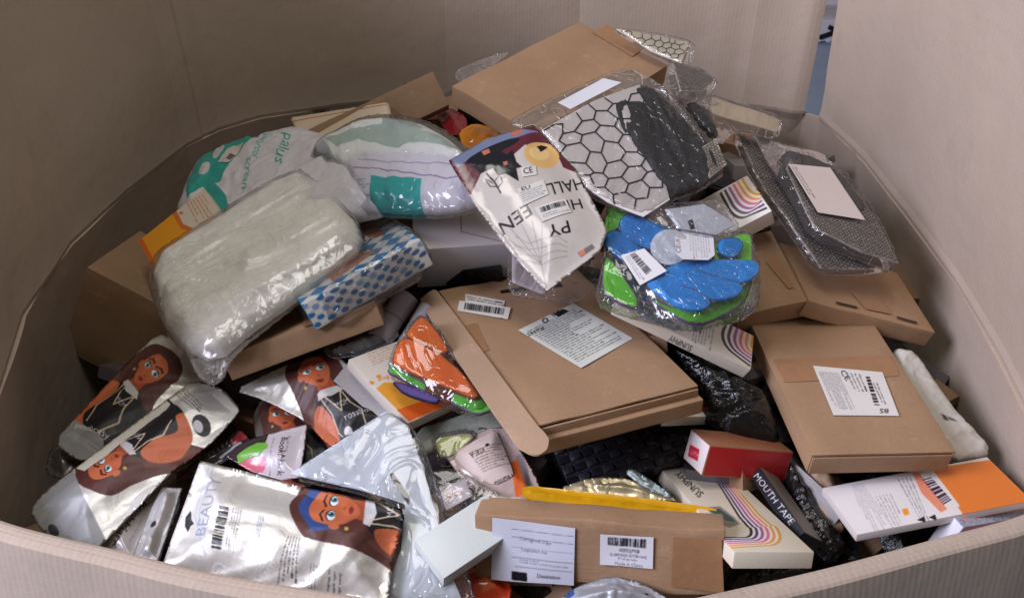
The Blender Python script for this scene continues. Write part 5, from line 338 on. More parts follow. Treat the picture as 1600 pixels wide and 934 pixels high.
def surface(kind, bg, img=None):
    key = (kind, tuple(bg))
    if img is None and key in _mc: return _mc[key]
    t = NT(kind + '_surface'); tc = t.add('TexCoord')
    n1 = t.add('TexNoise', {'Vector': tc.outputs['Object'], 'Scale': 14., 'Detail': 4.})
    if img is not None:
        im = t.add('TexImage', interpolation='Cubic'); im.image = img; colr, al = im.outputs['Color'], im.outputs['Alpha']
    else:
        r = t.add('RGB'); r.outputs[0].default_value = lin(bg); colr, al = r.outputs[0], None
    gr = t.add('Mix', {0: n1.outputs['Fac'], 6: (.88, .88, .88, 1), 7: (1.06, 1.06, 1.06, 1)}, data_type='RGBA')
    mc = t.add('Mix', {0: 1., 6: colr, 7: gr.outputs[2]}, data_type='RGBA', blend_type='MULTIPLY')
    if kind == 'foil':
        ns = t.add('TexNoise', {'Vector': tc.outputs['Object'], 'Scale': 38., 'Detail': 3., 'Distortion': 1.0}); b = t.add('Bump', {'Height': ns.outputs['Fac'], 'Distance': .0028, 'Strength': .35})
        p = t.add('BsdfPrincipled', {'Base Color': mc.outputs[2], 'Roughness': .34, 'Normal': b.outputs[0], 'Metallic': .7})
        if al is not None:
            mr = t.add('MapRange', {0: al, 3: .5, 4: .05}); t.link(mr.outputs[0], p.inputs['Metallic'])
            rr = t.add('MapRange', {0: al, 3: .41, 4: .46}); t.link(rr.outputs[0], p.inputs['Roughness'])
    else:
        ro, sp, co, bs, bd = FIN.get(kind, FIN['paper'])
        ns = t.add('TexNoise', {'Vector': tc.outputs['Object'], 'Scale': float(bs), 'Detail': 3., 'Distortion': 1.2 if kind == 'poly' else 0.}); b = t.add('Bump', {'Height': ns.outputs['Fac'], 'Distance': bd, 'Strength': .6})
        p = t.add('BsdfPrincipled', {'Base Color': mc.outputs[2], 'Roughness': ro, 'Specular IOR Level': sp, 'Coat Weight': co, 'Coat Roughness': .12, 'Normal': b.outputs[0]})
        if kind == 'poly': p.inputs['Subsurface Weight'].default_value = 0.0
    t.link(p.outputs[0], t.out.inputs[0])
    if img is None: _mc[key] = t.m
    return t.m
def make_mat(kind, bg, canvas, tone=1., crinkle=False):
    if kind == 'kraft': return kraft(tone)
    if kind == 'kraftp': return kraft(1., pale=True)
    if kind == 'tape': 
        t = _mc.get('tape')
        if not t: t = _mc['tape'] = simple('brown_tape', (158, 118, 84), .3, bump=(90, .0006), spec=.5)
        return t
    if kind == 'dark': return simple('slot_shadow_board', (70, 52, 38), .9)
    if kind == 'film': return film(crinkle)
    if kind == 'blackbag': return simple('black_plastic', bg, .2, bump=(70, .004), spec=.6)
    if kind == 'blackcloth': return simple('black_nylon', bg, .5, bump=(300, .002), spec=.5)
    if kind == 'blackcase': return simple('black_weave', (18, 18, 22), .45, bump=(200, .001))
    return surface(kind, bg, canvas.image(kind + '_print') if canvas else None)
# ---------------------------------------------------------------- surfaces over outlines
def chaikin(P, n):
    P = np.array(P, float)
    for _ in range(n):
        Q = np.roll(P, -1, 0); P = np.stack([P * .82 + Q * .18, P * .18 + Q * .82], 1).reshape(-1, 2)
    return P
def resample(P, sp):
    out = []
    for i in range(len(P)):
        a, b = P[i], P[(i + 1) % len(P)]; L = np.hypot(*(b - a)); k = max(1, int(round(L / sp)))
        for j in range(k): out.append(a + (b - a) * j / k)
    return np.array(out)
def inside(P, X):
    ins = np.zeros(len(X), bool); x, y = X[:, 0], X[:, 1]
    for i in range(len(P)):
        (xa, ya), (xb, yb) = P[i - 1], P[i]
        if ya == yb: continue
        ins ^= ((ya > y) != (yb > y)) & (x < (xb - xa) * (y - ya) / (yb - ya) + xa)
    return ins
def edge_dist(P, X):
    d = np.full(len(X), 9.)
    for i in range(len(P)):
        a, b = P[i - 1], P[i]; ab = b - a; L = ab @ ab
        if L < 1e-14: continue
        t = np.clip(((X - a) @ ab) / L, 0, 1); d = np.minimum(d, np.hypot(*(X - a - t[:, None] * ab).T))
    return d
def patch_mesh(P, sp):
    B = resample(P, sp); lo, hi = B.min(0), B.max(0)
    gx = np.arange(lo[0], hi[0], sp); gy = np.arange(lo[1], hi[1], sp * .866)
    X, Y = np.meshgrid(gx, gy); X = X + (np.arange(len(gy)) % 2 * sp * .5)[:, None]; G = np.stack([X.ravel(), Y.ravel()], 1)
    G = G + rng.uniform(-.15, .15, G.shape) * sp; G = G[inside(B, G)]
    if len(G): G = G[edge_dist(B, G) > sp * .45]
    V = np.vstack([B, G]) if len(G) else B
    r = delaunay_2d_cdt([Vector(v) for v in V], [], [list(range(len(B)))], 1, 1e-7)
    return np.array([list(v) for v in r[0]]), [list(f) for f in r[2]], len(B)
class Pillow:
    """height field over an outline: bulges up from its edge, plus folds"""
    def __init__(s, P, T, wr, seed, dz=0., edge=None, seam=0.):
        s.seam = seam; s.wr2 = None
        s.P, s.T, s.wr, s.seed, s.dz = P, T, wr, seed, dz
        s.R = edge or min(max(T * 1.3, .006), .45 * min(np.ptp(P, axis=0)))
    def __call__(s, X):
        ins = inside(s.P, X); d = edge_dist(s.P, X); d = np.where(ins, d, 0); q = np.clip(d / s.R, 0, 1); pr = np.sqrt(1 - (1 - q) ** 2)
        if s.seam:
            q = np.clip((d - s.seam) / s.R, 0, 1); pr = (q * q * (3 - 2 * q)) ** .8
        w_ = wrinkle(X[:, 0], X[:, 1], s.wr, s.seed) if s.wr else 0
        if s.wr2: w_ = w_ + wrinkle(X[:, 0], X[:, 1], s.wr2, s.seed + 11)
        return s.T * pr + w_ * np.clip(d / (.007 if s.seam else max(s.R * .6, .004)), 0, 1) + s.dz, ins
def build_patch(name, P, zf, mat, canvas_box, parent, sp, bottom='pillow', thick=.0004, base=0., relax=0, extra=None, keep=None):
    V, F, nb = patch_mesh(P, sp); z = zf(V); n = len(V)
    d = edge_dist(P, V)
    if relax:      # loose film stretches taut between the high spots of what it covers
        e = np.array([(a, b) for f in F for a, b in zip(f, f[1:] + f[:1])]); e = np.vstack([e, e[:, ::-1]]); cn = np.bincount(e[:, 0], minlength=n).clip(1); z0 = np.where(d < 1e-6, base, z); z = z0.copy()
        for _ in range(relax): z = np.maximum(z0, np.bincount(e[:, 0], z[e[:, 1]], minlength=n) / cn)
        if extra: z = z + extra(V) * np.clip(d / .01, 0, 1)
        if keep is not None: keep.append((V, z))
    if bottom == 'pillow':
        # top and underside share the rim
        bd = d < 1e-6; z = np.where(bd, base, z); zb = base - (z - base) * .25 - .0003
        idx = np.arange(n); idx_b = np.where(bd, idx, -1); inner = np.where(~bd)[0]; idx_b[inner] = n + np.arange(len(inner))
        VV = np.vstack([np.c_[V, z], np.c_[V[inner], zb[inner]]]); UVp = np.vstack([V, V[inner]])
        FF = [f for f in F] + [[int(idx_b[i]) for i in f][::-1] for f in F]
    else:
        VV = np.vstack([np.c_[V, z], np.c_[V, z - thick]]); UVp = np.vstack([V, V]); cnt = {}
        for f in F:
            for a, b in zip(f, f[1:] + f[:1]): cnt[(a, b)] = 1
        FF = [f for f in F] + [[i + n for i in f][::-1] for f in F] + [[b, a, a + n, b + n] for (a, b) in cnt if (b, a) not in cnt]
    x0, y0, x1, y1 = canvas_box; uv = (UVp - [x0, y0]) / [x1 - x0, y1 - y0]
    o = mesh_obj(name, VV, FF, [mat], parent, uv)
    if bottom == 'sheet': o.data.set_sharp_from_angle(angle=R_(50))
    return o
def orient_up(F, V):
    out = []
    for f in F:
        a, b, c = V[f[0]], V[f[1]], V[f[2]]
        out.append(f if (b[0] - a[0]) * (c[1] - a[1]) - (b[1] - a[1]) * (c[0] - a[0]) > 0 else f[::-1])
    return out
_pm = patch_mesh
def patch_mesh(P, sp):
    V, F, nb = _pm(P, sp); return V, orient_up(F, V), nb
def bbox(P): P = np.asarray(P); a, b = P.min(0), P.max(0); return a[0] - 1e-4, a[1] - 1e-4, b[0] + 1e-4, b[1] + 1e-4
def canvas_for(P, bg, art):
    if not art: return None
    c = Canvas(*bbox(P), bg); c.draw(art); return c
def net_mesh(P, zf, cell, wd, parent, lift=.0009):
    """hexagonal net of fine strands lying over a card"""
    a, b = np.min(P, 0), np.max(P, 0); s = cell / math.sqrt(3); segs = []
    for i in range(int((b[0] - a[0]) / cell) + 3):
        for j in range(int((b[1] - a[1]) / (1.5 * s)) + 3):
            cx = a[0] - cell + i * cell + (j % 2) * cell / 2; cy = a[1] - s + j * 1.5 * s
            k = [(cx + s * math.cos(R_(30 + 60 * q)), cy + s * math.sin(R_(30 + 60 * q))) for q in range(6)]
            segs += [(k[0], k[1]), (k[1], k[2]), (k[2], k[3])]
    S = np.array(segs)
    jit = lambda X: X + np.stack([vnoise(X[..., 0] / cell * .8, X[..., 1] / cell * .8, 2) - .5, vnoise(X[..., 0] / cell * .8 + 9, X[..., 1] / cell * .8, 6) - .5], -1) * cell * .6
    S = jit(S); m = inside(P, S[:, 0]) & inside(P, S[:, 1]); S = S[m]
    if not len(S): return None
    za, zb = zf(S[:, 0]) + lift, zf(S[:, 1]) + lift
    V, F = [], []
    for (p, q), z0, z1 in zip(S, za, zb):
        d = q - p; L = np.hypot(*d) + 1e-9; nn = np.array([-d[1], d[0]]) / L * wd / 2; k = len(V)
        for (pt, zz) in ((p, z0), (q, z1)): V += [(*(pt - nn), zz), (*pt, zz + wd * .6), (*(pt + nn), zz), (*pt, zz - wd * .4)]
        F += [[k, k + 4, k + 5, k + 1], [k + 1, k + 5, k + 6, k + 2], [k + 2, k + 6, k + 7, k + 3], [k + 3, k + 7, k + 4, k]]
    o = mesh_obj('fishnet', V, F, [simple('net_thread', (16, 15, 18), .6)], parent)
    o['kind'] = 'stuff'; return o
# ---------------------------------------------------------------- boxes
def box_mesh(w_, h, t, bev=.0012, warp=0., seed=0, cuts=0):
    bm = bmesh.new(); bmesh.ops.create_cube(bm, size=1)
    for v in bm.verts: v.co = Vector((v.co.x * w_, v.co.y * h, v.co.z * t))
    for f in bm.faces: f.material_index = {(0, 0, 1): 0, (0, -1, 0): 1, (-1, 0, 0): 2, (1, 0, 0): 3, (0, 1, 0): 4, (0, 0, -1): 5}[tuple(int(round(c)) for c in f.normal)]
    if cuts: bmesh.ops.subdivide_edges(bm, edges=[e for e in bm.edges], cuts=cuts, use_grid_fill=True)
    if warp:
        for v in bm.verts:
            q = np.array([v.co.x / .05, v.co.y / .05]); v.co.z += warp * (float(vnoise(q[0], q[1], seed)) - .5) * 2; v.co.y += warp * .8 * (float(vnoise(v.co.x / .04, v.co.z / .04, seed + 4)) - .5) * 2
            v.co.x += warp * .5 * (float(vnoise(v.co.y / .04, v.co.z / .04, seed + 8)) - .5)
    es = [e for e in bm.edges if len(e.link_faces) == 2 and e.calc_face_angle() > 1.]
    bmesh.ops.bevel(bm, geom=es, offset=bev, segments=2, affect='EDGES', profile=.6)
    return bm
def link_bm(name, bm, mats, parent, loc=(0, 0, 0), uvf=None, smooth=True):
    me = bpy.data.meshes.new(name)
    if uvf:
        ul = bm.loops.layers.uv.new('uv')
        for f in bm.faces:
            for l in f.loops: l[ul].uv = uvf(f, l.vert.co)
    bm.to_mesh(me); bm.free()
    for m in mats: me.materials.append(m)
    if smooth:
        me.polygons.foreach_set('use_smooth', [True] * len(me.polygons)); me.set_sharp_from_angle(angle=R_(40))
    o = bpy.data.objects.new(name, me); COL.objects.link(o); o.parent = parent; o.location = loc; return o
def Mx(m): 
    M = Matrix.Identity(4)
    for c in range(4):
        for r in range(3): M[r][c] = m[c][r]
    return M
def build_box(it, seed):
    w_, h, t = it['w'], it['h'], it['t']; M = Mx(it['M']) @ Matrix.Translation((0, 0, -t))
    root = tag(empty(it['name'], M), it['label'], it['cat'], it.get('group'))
    tone = it.get('kraft', 1.); kind = it['mat']; bg = it.get('bg', (172, 134, 98))
    cr = it.get('creased', 0)
    R2 = [(-w_ / 2, -h / 2), (w_ / 2, h / 2)]
    cv = canvas_for(R2, bg, it['art']); top = make_mat(kind, bg, cv, tone); plain = make_mat(kind, bg, None, tone); mats = [top] + [plain] * 5
    boxes = {0: bbox(R2)}
    for k, i, a in (('S', 1, w_), ('W', 2, h), ('E', 3, h), ('N', 4, w_)):
        if it['sides'].get(k):
            R = [(-a / 2, -t), (a / 2, 0)]; mats[i] = make_mat(kind, bg, canvas_for(R, bg, it['sides'][k]), tone); boxes[i] = bbox(R)
    def uvf(f, co, w=w_):
        i = f.material_index; x, y, z = co
        u, v = {0: (x, y), 1: (x, z - t / 2), 2: (-y, z - t / 2), 3: (y, z - t / 2), 4: (-x, z - t / 2), 5: (x, y)}[i]
        b = boxes.get(i, (0, 0, 1, 1)); return ((u - b[0]) / (b[2] - b[0]), (v - b[1]) / (b[3] - b[1]))
    if kind == 'blackcase':
        link_bm('case_body', box_mesh(w_, h, t, .004), [make_mat(kind, bg, None)] * 6, root, (0, 0, t / 2))
        nx, ny = int(w_ / .014), int(h / .012); sm_ = None; dm = simple('black_strap', (26, 26, 32), .35, bump=(200, .0006))
        for i in range(nx):
            for j in range(ny):
                if sm_ is None: o = link_bm('weave_strip', box_mesh(.012, .0085, .003, .0012), [dm], root); sm_ = o.data
                else: o = bpy.data.objects.new('weave_strip', sm_); COL.objects.link(o); o.parent = root
                o.location = (-w_ / 2 + .007 + i * w_ / nx, -h / 2 + .006 + j * h / ny, t + .0008); o.rotation_euler = (0, R_(10 if (i + j) % 2 else -10), 0)
        return root
    lid = it.get('lid', 0)
    if lid:
        lt = t * lid
        if lid > .8:
            body = link_bm('box_base', box_mesh(w_ - .002, h - .002, t - .002, .0015, .0004, seed), [plain] * 6, root, (0, 0, (t - .002) / 2))
            link_bm('lid_panel', box_mesh(w_ + .001, h + .001, .0026, .0011, .0005, seed, 6), [plain] * 6, root, (0, 0, t - .0013))
            link_bm('front_panel', box_mesh(w_ - .004, .0024, t - .004, .001), [plain] * 6, root, (0, -h / 2 - .0006, t / 2 - .002))
        else:
            link_bm('tray', box_mesh(w_ + .002, h + .007, t * .60, .0015, .0006, seed, 4), [plain] * 6, root, (0, -.0035, t * .30))
            lidp = link_bm('lid_panel', box_mesh(w_ - .001, h - .003, .0028, .0012, .0010, seed, 6), [plain] * 6, root, (0, .002, t - .0014))
            link_bm('lid_tuck_flap', box_mesh(w_ - .004, .0026, t * .5, .001, .0004, seed), [plain] * 6, root, (0, -h / 2 + .0015, t * .75 - .003))
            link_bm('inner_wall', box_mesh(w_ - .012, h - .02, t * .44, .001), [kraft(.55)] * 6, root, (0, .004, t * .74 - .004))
    else:
        nm = 'box_body'
        b = link_bm(nm, box_mesh(w_, h, t, .0022 if cr else .0012, .0035 if cr else (.0012 if kind == 'kraft' else 0), seed, 10 if cr else (4 if kind == 'kraft' else 0)), mats, root, (0, 0, t / 2), uvf)
    zt = t
    for p in it['parts']:
        P = np.array(p['outline'], float); pm = p['mat']; pb = p.get('bg', (220, 216, 210)); cvp = canvas_for(P, pb, p.get('art'))
        dz = p.get('dz', .0004); th = p.get('thick', .0004)
        if p['name'] == 'side_flap': P = chaikin(P, 1)
        zf = (lambda V, dz=dz, th=th: zt + dz + th * .5 + (.0016 if cr else .0004 if lid or kind != 'kraft' else .0011) + 0 * V[:, 0] + (.0022 * (vnoise(V[:, 0] / .05, V[:, 1] / .05, seed) - .5) * 2 if cr else 0) + (.0012 * vnoise(V[:, 0] / .03, V[:, 1] / .03, seed + 3) if p['mat'] == 'tape' and cr else 0))
        build_patch(p['name'], P, zf, make_mat(pm, pb, cvp), bbox(P), root, .012, 'sheet', th)
    if it.get('wrap'):
        P = chaikin(np.array([(-w_ / 2 - .012, h / 2 + .004), (w_ / 2 + .006, h / 2 + .01), (w_ / 2 + .012, -h / 2 - .006), (-w_ / 2 - .006, -h / 2 - .012)]), 1)
        pl = Pillow(P, t + .006, (.004, .02, 20, 2), seed, edge=.012)
        build_patch('clear_wrap', P, lambda V: np.maximum(pl(V)[0], np.where(edge_dist(P, V) > .014, t + .001, 0)), film(True), bbox(P), root, .005)
    return root
# ---------------------------------------------------------------- bags, pouches and what is in them
def build_soft(it, seed):
    root = tag(empty(it['name'], Mx(it['M'])), it['label'], it['cat'], it.get('group'))
    P = chaikin(it['outline'], it.get('rnd', 1)); size = max(np.ptp(P, axis=0)); is_film = it['mat'] == 'film'; big = size > .2
    sp = min(.0036, max(.0022, size / 60))
    seam = {'foil': .005, 'gloss': .004, 'film': .004}.get(it['mat'], 0); Tb = it['T'] * {'film': .55, 'foil': .8, 'gloss': .8}.get(it['mat'], 1)
    ka, ks = {'foil': (1.2, .8), 'film': (1.2, .8) if it.get('crinkle') else (.65, 1.35)}.get(it['mat'], (1, 1)); wr_ = (it['wr'][0] * ka, it['wr'][1] * ks, *it['wr'][2:])
    body = Pillow(P, Tb, wr_, seed, seam=seam, edge=it.get('edge') or (.36 * min(np.ptp(P, axis=0)) if seam else None))
    body.wr2 = it.get('wr2'); unders = []; kept = []
    for i, p in enumerate(it['parts']):
        if not p.get('under'): continue
        Q = chaikin(p['outline'], p.get('rnd', 1 if p['mat'] in ('foam', 'cloth', 'blackcloth', 'blackbag') else 0)); wr = p.get('wr', (.0008, .03, 10, 2)); f = Pillow(Q, p['T'], wr, seed + i + 1, p.get('dz', 0), edge=.004 if p['mat'] in ('card',) else (.006 if p['mat'] == 'foam' else None))
        bgp = p.get('bg', (220, 216, 210)); zf = lambda V, f=f: f(V)[0]
        if p.get('wr2'): f.wr2 = p['wr2']
        if p['mat'] == 'foam' and not p.get('art'):
            g_ = bgp[1] > bgp[2] and bgp[1] > bgp[0]; c_ = (104, 84, 120) if g_ else tuple(int(v * .55) for v in bgp)
            p['art'] = [['l', c_, .0028, [list(q) for q in Q] + [list(Q[0])]]]
        fl = p['mat'] in ('foam', 'card') or p.get('flat')
        if fl:
            z0, tk = p.get('dz', 0) + p['T'], min(p['T'], .004 if p['mat'] == 'foam' else .0015); rnd_ = Pillow(Q, .0008 if p['mat'] == 'foam' else .0003, None, seed, edge=.003)
            bend = lambda V, sd=seed: .004 * (vnoise(V[:, 0] / .05, V[:, 1] / .05, sd) - .5)
            zf = lambda V, z0=z0, rnd_=rnd_, bend=bend: z0 + rnd_(V)[0] + bend(V); f = (lambda V, zf=zf, Q=Q: (zf(V), inside(Q, V)))
            build_patch(p['name'], Q, zf, make_mat(p['mat'], bgp, canvas_for(Q, bgp, p.get('art'))), bbox(Q), root, .0032, 'sheet', tk)
        else: build_patch(p['name'], Q, zf, make_mat(p['mat'], bgp, canvas_for(Q, bgp, p.get('art'))), bbox(Q), root, .0032)
        if p.get('net'): net_mesh(chaikin(Q, 0), zf, p['net'][1], p['net'][2], root)
        unders.append(f)
    def zbody(V):
        z, _ = body(V)
        for f in unders:
            z2, ins = f(V); z = np.where(ins, np.maximum(z, z2 + .0022), z)
        return z
    cv = canvas_for(P, it['bg'], it['art']) if not is_film else None
    build_patch('film_wrapper' if is_film else {'foil': 'foil_body', 'poly': 'bag_body'}.get(it['mat'], 'body'), P, zbody, make_mat(it['mat'], it['bg'], cv, crinkle=it.get('crinkle', 0)), bbox(P), root, sp, 'sheet' if it.get('flat') else 'pillow', .0012, 0., 40 if is_film else 0, (lambda V: np.maximum(0, wrinkle(V[:, 0], V[:, 1], (.0015, .026, 35, 4), seed + 21) + .0006)) if is_film else None, kept)
    if it['mat'] == 'foil' and size > .12:      # crimped seal strips at two ends
        B = np.array(it['outline'], float)
    for p in it['parts']:
        if p.get('under'): continue
        Q = np.array(p['outline'], float); bgp = p.get('bg', (220, 216, 210))
        if p['name'] == 'label': Q = chaikin(Q, 1)
        zs = lambda V, p=p: zbody(V) + .0012 + p.get('dz', 0)
        if is_film:
            def zs(V, p=p, Q=Q):
                VV, zz = kept[0]; S = np.vstack([resample(Q, .004), Q.mean(0)[None]]); z = zz[((S[:, None] - VV[None]) ** 2).sum(2).argmin(1)]; A = np.c_[S, np.ones(len(S))]; c = np.linalg.lstsq(A, z, rcond=None)[0]; rs = np.maximum(z - A @ c, 0).mean()
                return np.c_[V, np.ones(len(V))] @ c + rs + .0028 + p.get('dz', 0)
        build_patch(p['name'], Q, zs, make_mat(p['mat'], bgp, canvas_for(Q, bgp, p.get('art'))), bbox(Q), root, .004, 'sheet')
    return root
groups = {'doll_pouch': 'silver doll pouches', 'fishnet_bag': 'fishnet stocking packs', 'shipping_box': 'brown cardboard boxes in the heap', 'cosmetic_case_box': 'rainbow striped boxes', 'foam_glove_pack': 'foam hand packs', 'picture_book_box': 'white and orange boxes', 'black_bag': 'black plastic bags', 'bookmark_pack': 'bookmark packs', 'foil_sachet': 'foil sachets', 'silver_pouch': 'plain silver pouches', 'carton': 'cartons', 'candy_bag': 'wrapped pouches in the gap'}
for i, it in enumerate(ITEMS):
    if it['name'] in groups: it['group'] = groups[it['name']]
    (build_box if it['kind'] == 'box' else build_soft)(it, i * 3 + 1)
# paper rolls
for k, (A, B, r) in enumerate(ROLLS):
    A, B = Vector(A), Vector(B); d = B - A; M = Matrix.Translation(B) @ d.to_track_quat('Z', 'Y').to_matrix().to_4x4() @ Matrix.Translation((0, 0, -d.length))
    root = tag(empty('paper_roll', M), ['thicker lilac-grey paper roll with an open end above the orange box', 'thinner grey paper roll half under the open mailer'][k], 'paper roll', 'paper rolls')
    n = 28; V, F = [], []
    for (rr, z) in ((r, 0), (r, d.length), (r * .78, d.length), (r * .78, 0)):
        V += [(rr * math.cos(2 * math.pi * i / n), rr * math.sin(2 * math.pi * i / n), z) for i in range(n)]
    for s in range(4):
        for i in range(n): F.append([s * n + i, s * n + (i + 1) % n, ((s + 1) % 4) * n + (i + 1) % n, ((s + 1) % 4) * n + i])
    mesh_obj('paper_tube', V, F, [surface('paper', (178, 172, 180))], root, smooth=False)
    V = [(r * 1.01 * math.cos(a) , r * 1.01 * math.sin(a), z) for z in (d.length * .5, d.length * .53) for a in np.linspace(0, 2 * math.pi, n, endpoint=False)]
    mesh_obj('paper_band', V, [[i, (i + 1) % n, n + (i + 1) % n, n + i] for i in range(n)], [surface('paper', (140, 132, 146))], root)
# ---------------------------------------------------------------- the cardboard bin
def board(tone=(1, 1, 1), freq=150., seed=0.):
    t = NT('bin_corrugated_board'); tc = t.add('TexCoord'); uv = tc.outputs['UV']
    sx = t.add('SeparateXYZ', {0: uv}); 
    n0 = t.add('TexNoise', {'Vector': uv, 'Scale': 3.2, 'Detail': 5., 'Roughness': .6}); n1 = t.add('TexNoise', {'Vector': uv, 'Scale': 330., 'Detail': 2.})
    mp = t.add('Mapping', {'Vector': uv, 'Scale': (130, 2.2, 1)}); st = t.add('TexNoise', {'Vector': mp.outputs[0], 'Scale': 1., 'Detail': 3.})
    c = np.array(lin((184, 167, 150))[:3]) * np.array(tone)
    m = t.add('Mix', {0: n0.outputs['Fac'], 6: (*(c * .84), 1), 7: (*(c * 1.12), 1)}, data_type='RGBA')
    n9 = t.add('TexNoise', {'Vector': uv, 'Scale': 7., 'Detail': 8., 'Roughness': .75, 'Distortion': .6}); sc_ = t.add('MapRange', {0: n9.outputs['Fac'], 1: .58, 2: .74, 3: 1., 4: .86})
    g0 = t.add('Mix', {0: n1.outputs['Fac'], 6: (.88, .88, .88, 1), 7: (1.1, 1.1, 1.1, 1)}, data_type='RGBA'); g = t.add('Mix', {0: 1., 6: g0.outputs[2], 7: sc_.outputs[0]}, data_type='RGBA', blend_type='MULTIPLY'); m2 = t.add('Mix', {0: 1., 6: m.outputs[2], 7: g.outputs[2]}, data_type='RGBA', blend_type='MULTIPLY')
    wv = t.add('Math', {0: sx.outputs[0], 1: freq * 2 * math.pi}, operation='MULTIPLY'); ws = t.add('Math', {0: wv.outputs[0]}, operation='SINE')
    b1 = t.add('Bump', {'Height': ws.outputs[0], 'Distance': .00016, 'Strength': .3}); b2 = t.add('Bump', {'Height': st.outputs['Fac'], 'Distance': .0004, 'Strength': .5, 'Normal': b1.outputs[0]}); b3 = t.add('Bump', {'Height': n0.outputs['Fac'], 'Distance': .02, 'Strength': .35, 'Normal': b2.outputs[0]})
    p = t.add('BsdfPrincipled', {'Base Color': m2.outputs[2], 'Roughness': .8, 'Specular IOR Level': .2, 'Normal': b3.outputs[0]}); t.link(p.outputs[0], t.out.inputs[0]); return t.m
BOARD = board()
def catmull(P, n):
    P = [np.array(p, float) for p in P]; out = []
    for i in range(len(P) - 1):
        a = P[i - 1] if i else P[i] * 2 - P[i + 1]; b, c = P[i], P[i + 1]; d = P[i + 2] if i + 2 < len(P) else c * 2 - b
        for t in np.linspace(0, 1, n, endpoint=False): out.append(.5 * ((2 * b) + (c - a) * t + (2 * a - 5 * b + 4 * c - d) * t * t + (3 * b - 3 * c + d - a) * t ** 3))
    return out + [P[-1]]
CEN = np.array([0., .95])
def sheet_wall(name, P, prof, parent, seed, th=.007, creases=(), taper=None, fine=10, curved=False):
    """P: plan line; prof(s, k) -> list of (outward offset, z, v)"""
    C = np.array([p[:2] for p in (catmull(P, fine) if curved else [np.array(P[i]) + (np.array(P[i + 1]) - np.array(P[i])) * t_ for i in range(len(P) - 1) for t_ in np.linspace(0, 1, fine, endpoint=False)] + [np.array(P[-1])])]); n = len(C); d = np.gradient(C, axis=0); nr = np.stack([-d[:, 1], d[:, 0]], 1); nr /= np.linalg.norm(nr, axis=1)[:, None]
    if ((C - CEN) * nr).sum() < 0: nr = -nr
    L = np.r_[0, np.cumsum(np.hypot(*np.diff(C, axis=0).T))]; V, UV = [], []; m = None
    for side in (0, 1):
        for i in range(n):
            pr = prof(L[i] / L[-1], i); m = len(pr)
            for j, (o, z) in enumerate(pr):
                w_ = .0025 * (float(vnoise(L[i] / .12, z / .2, seed)) - .5) * 2
                for (cs, cw, ca) in creases: w_ += ca * math.exp(-((L[i] / L[-1] - cs) / cw) ** 2)
                q = C[i] + nr[i] * (o + w_ + side * th); V.append((q[0], q[1], z)); UV.append((L[i], z))
    N = n * m; F = []
    for i in range(n - 1):
        for j in range(m - 1):
            a = i * m + j; F.append([a, a + 1, a + m + 1, a + m]); F.append([N + a, N + a + m, N + a + m + 1, N + a + 1])
        a = i * m; F.append([a, a + m, N + a + m, N + a]); a += m - 1; F.append([a, N + a, N + a + m, a + m])
    for i in (0, n - 1):
        for j in range(m - 1):
            a = i * m + j; F.append([a, N + a, N + a + 1, a + 1] if i == 0 else [a, a + 1, N + a + 1, N + a])
    o = mesh_obj(name, V, F, [BOARD], parent, UV); o.data.set_sharp_from_angle(angle=R_(11)); return o
binr = tag(empty('cardboard_bin', Matrix.Translation((0, .95, 0))), 'huge open cardboard pallet bin with raised flaps holding the whole heap of goods', 'cardboard bin')
binr_inv = binr.matrix_world.inverted()
def under_bin(o): o.parent = binr; o.matrix_parent_inverse = binr_inv; return o
def body_prof(s, i): return [(0.02, .02), (.015, .3), (.006, .6), (.010, .8), (.009, .90), (.004, .97), (.000, .9985)]
def flap_prof(lean, hgt, cut0=0., cut1=0.):
    def f(s, i):
        h = hgt
        return [(.015, .955), (.008, .985), (.0015, .9992), (.0005, 1.005), (.002, 1.015), (lean * .05 + .002, 1.05)] + [(lean * k, 1.0 + h * k) for k in (.15, .3, .45, .6, .8, 1.)]
    return f
LB = RIM['left'] + RIM['corner'][1:] + RIM['back'][1:] + RIM['right']
under_bin(sheet_wall('bin_wall', LB, body_prof, None, 1, fine=8, creases=((.36, .003, .006), (.5, .002, -.004), (.74, .003, .008))))
under_bin(sheet_wall('bin_front_wall', RIM['front'], lambda s, i: [(.012, .02), (.010, .5), (.004, .9), (0, .985), (.004, .996)], None, 2, fine=8, curved=True))
under_bin(sheet_wall('raised_flap', RIM['left'] + RIM['corner'][1:] + RIM['back'][1:], flap_prof(.02, .62), None, 3, fine=9, creases=((.20, .0025, .004), (.415, .0025, .005), (.485, .002, .006), (.78, .002, .004), (.93, .004, .006), (.955, .004, .004), (.99, .012, -.008))))
under_bin(sheet_wall('right_flap', RIM['right'], flap_prof(-.035, .62), None, 6))
# front flap folded outwards and down over the wall: rounded double-board lip
def lip(s, i):
    n = .0
    P = [(.002, .982), (-.0015, .992), (-.0005, 1.0)]
    P += [(.008 - .008 * math.cos(a), 1.0 + .004 * math.sin(a)) for a in np.linspace(.5, 2.8, 5)]
    P += [(.020, .985), (.030, .93), (.052, .80), (.080, .62)]
    return P
under_bin(sheet_wall('front_flap', RIM['front'], lip, None, 7, th=-.0 + .004, fine=8, curved=True))
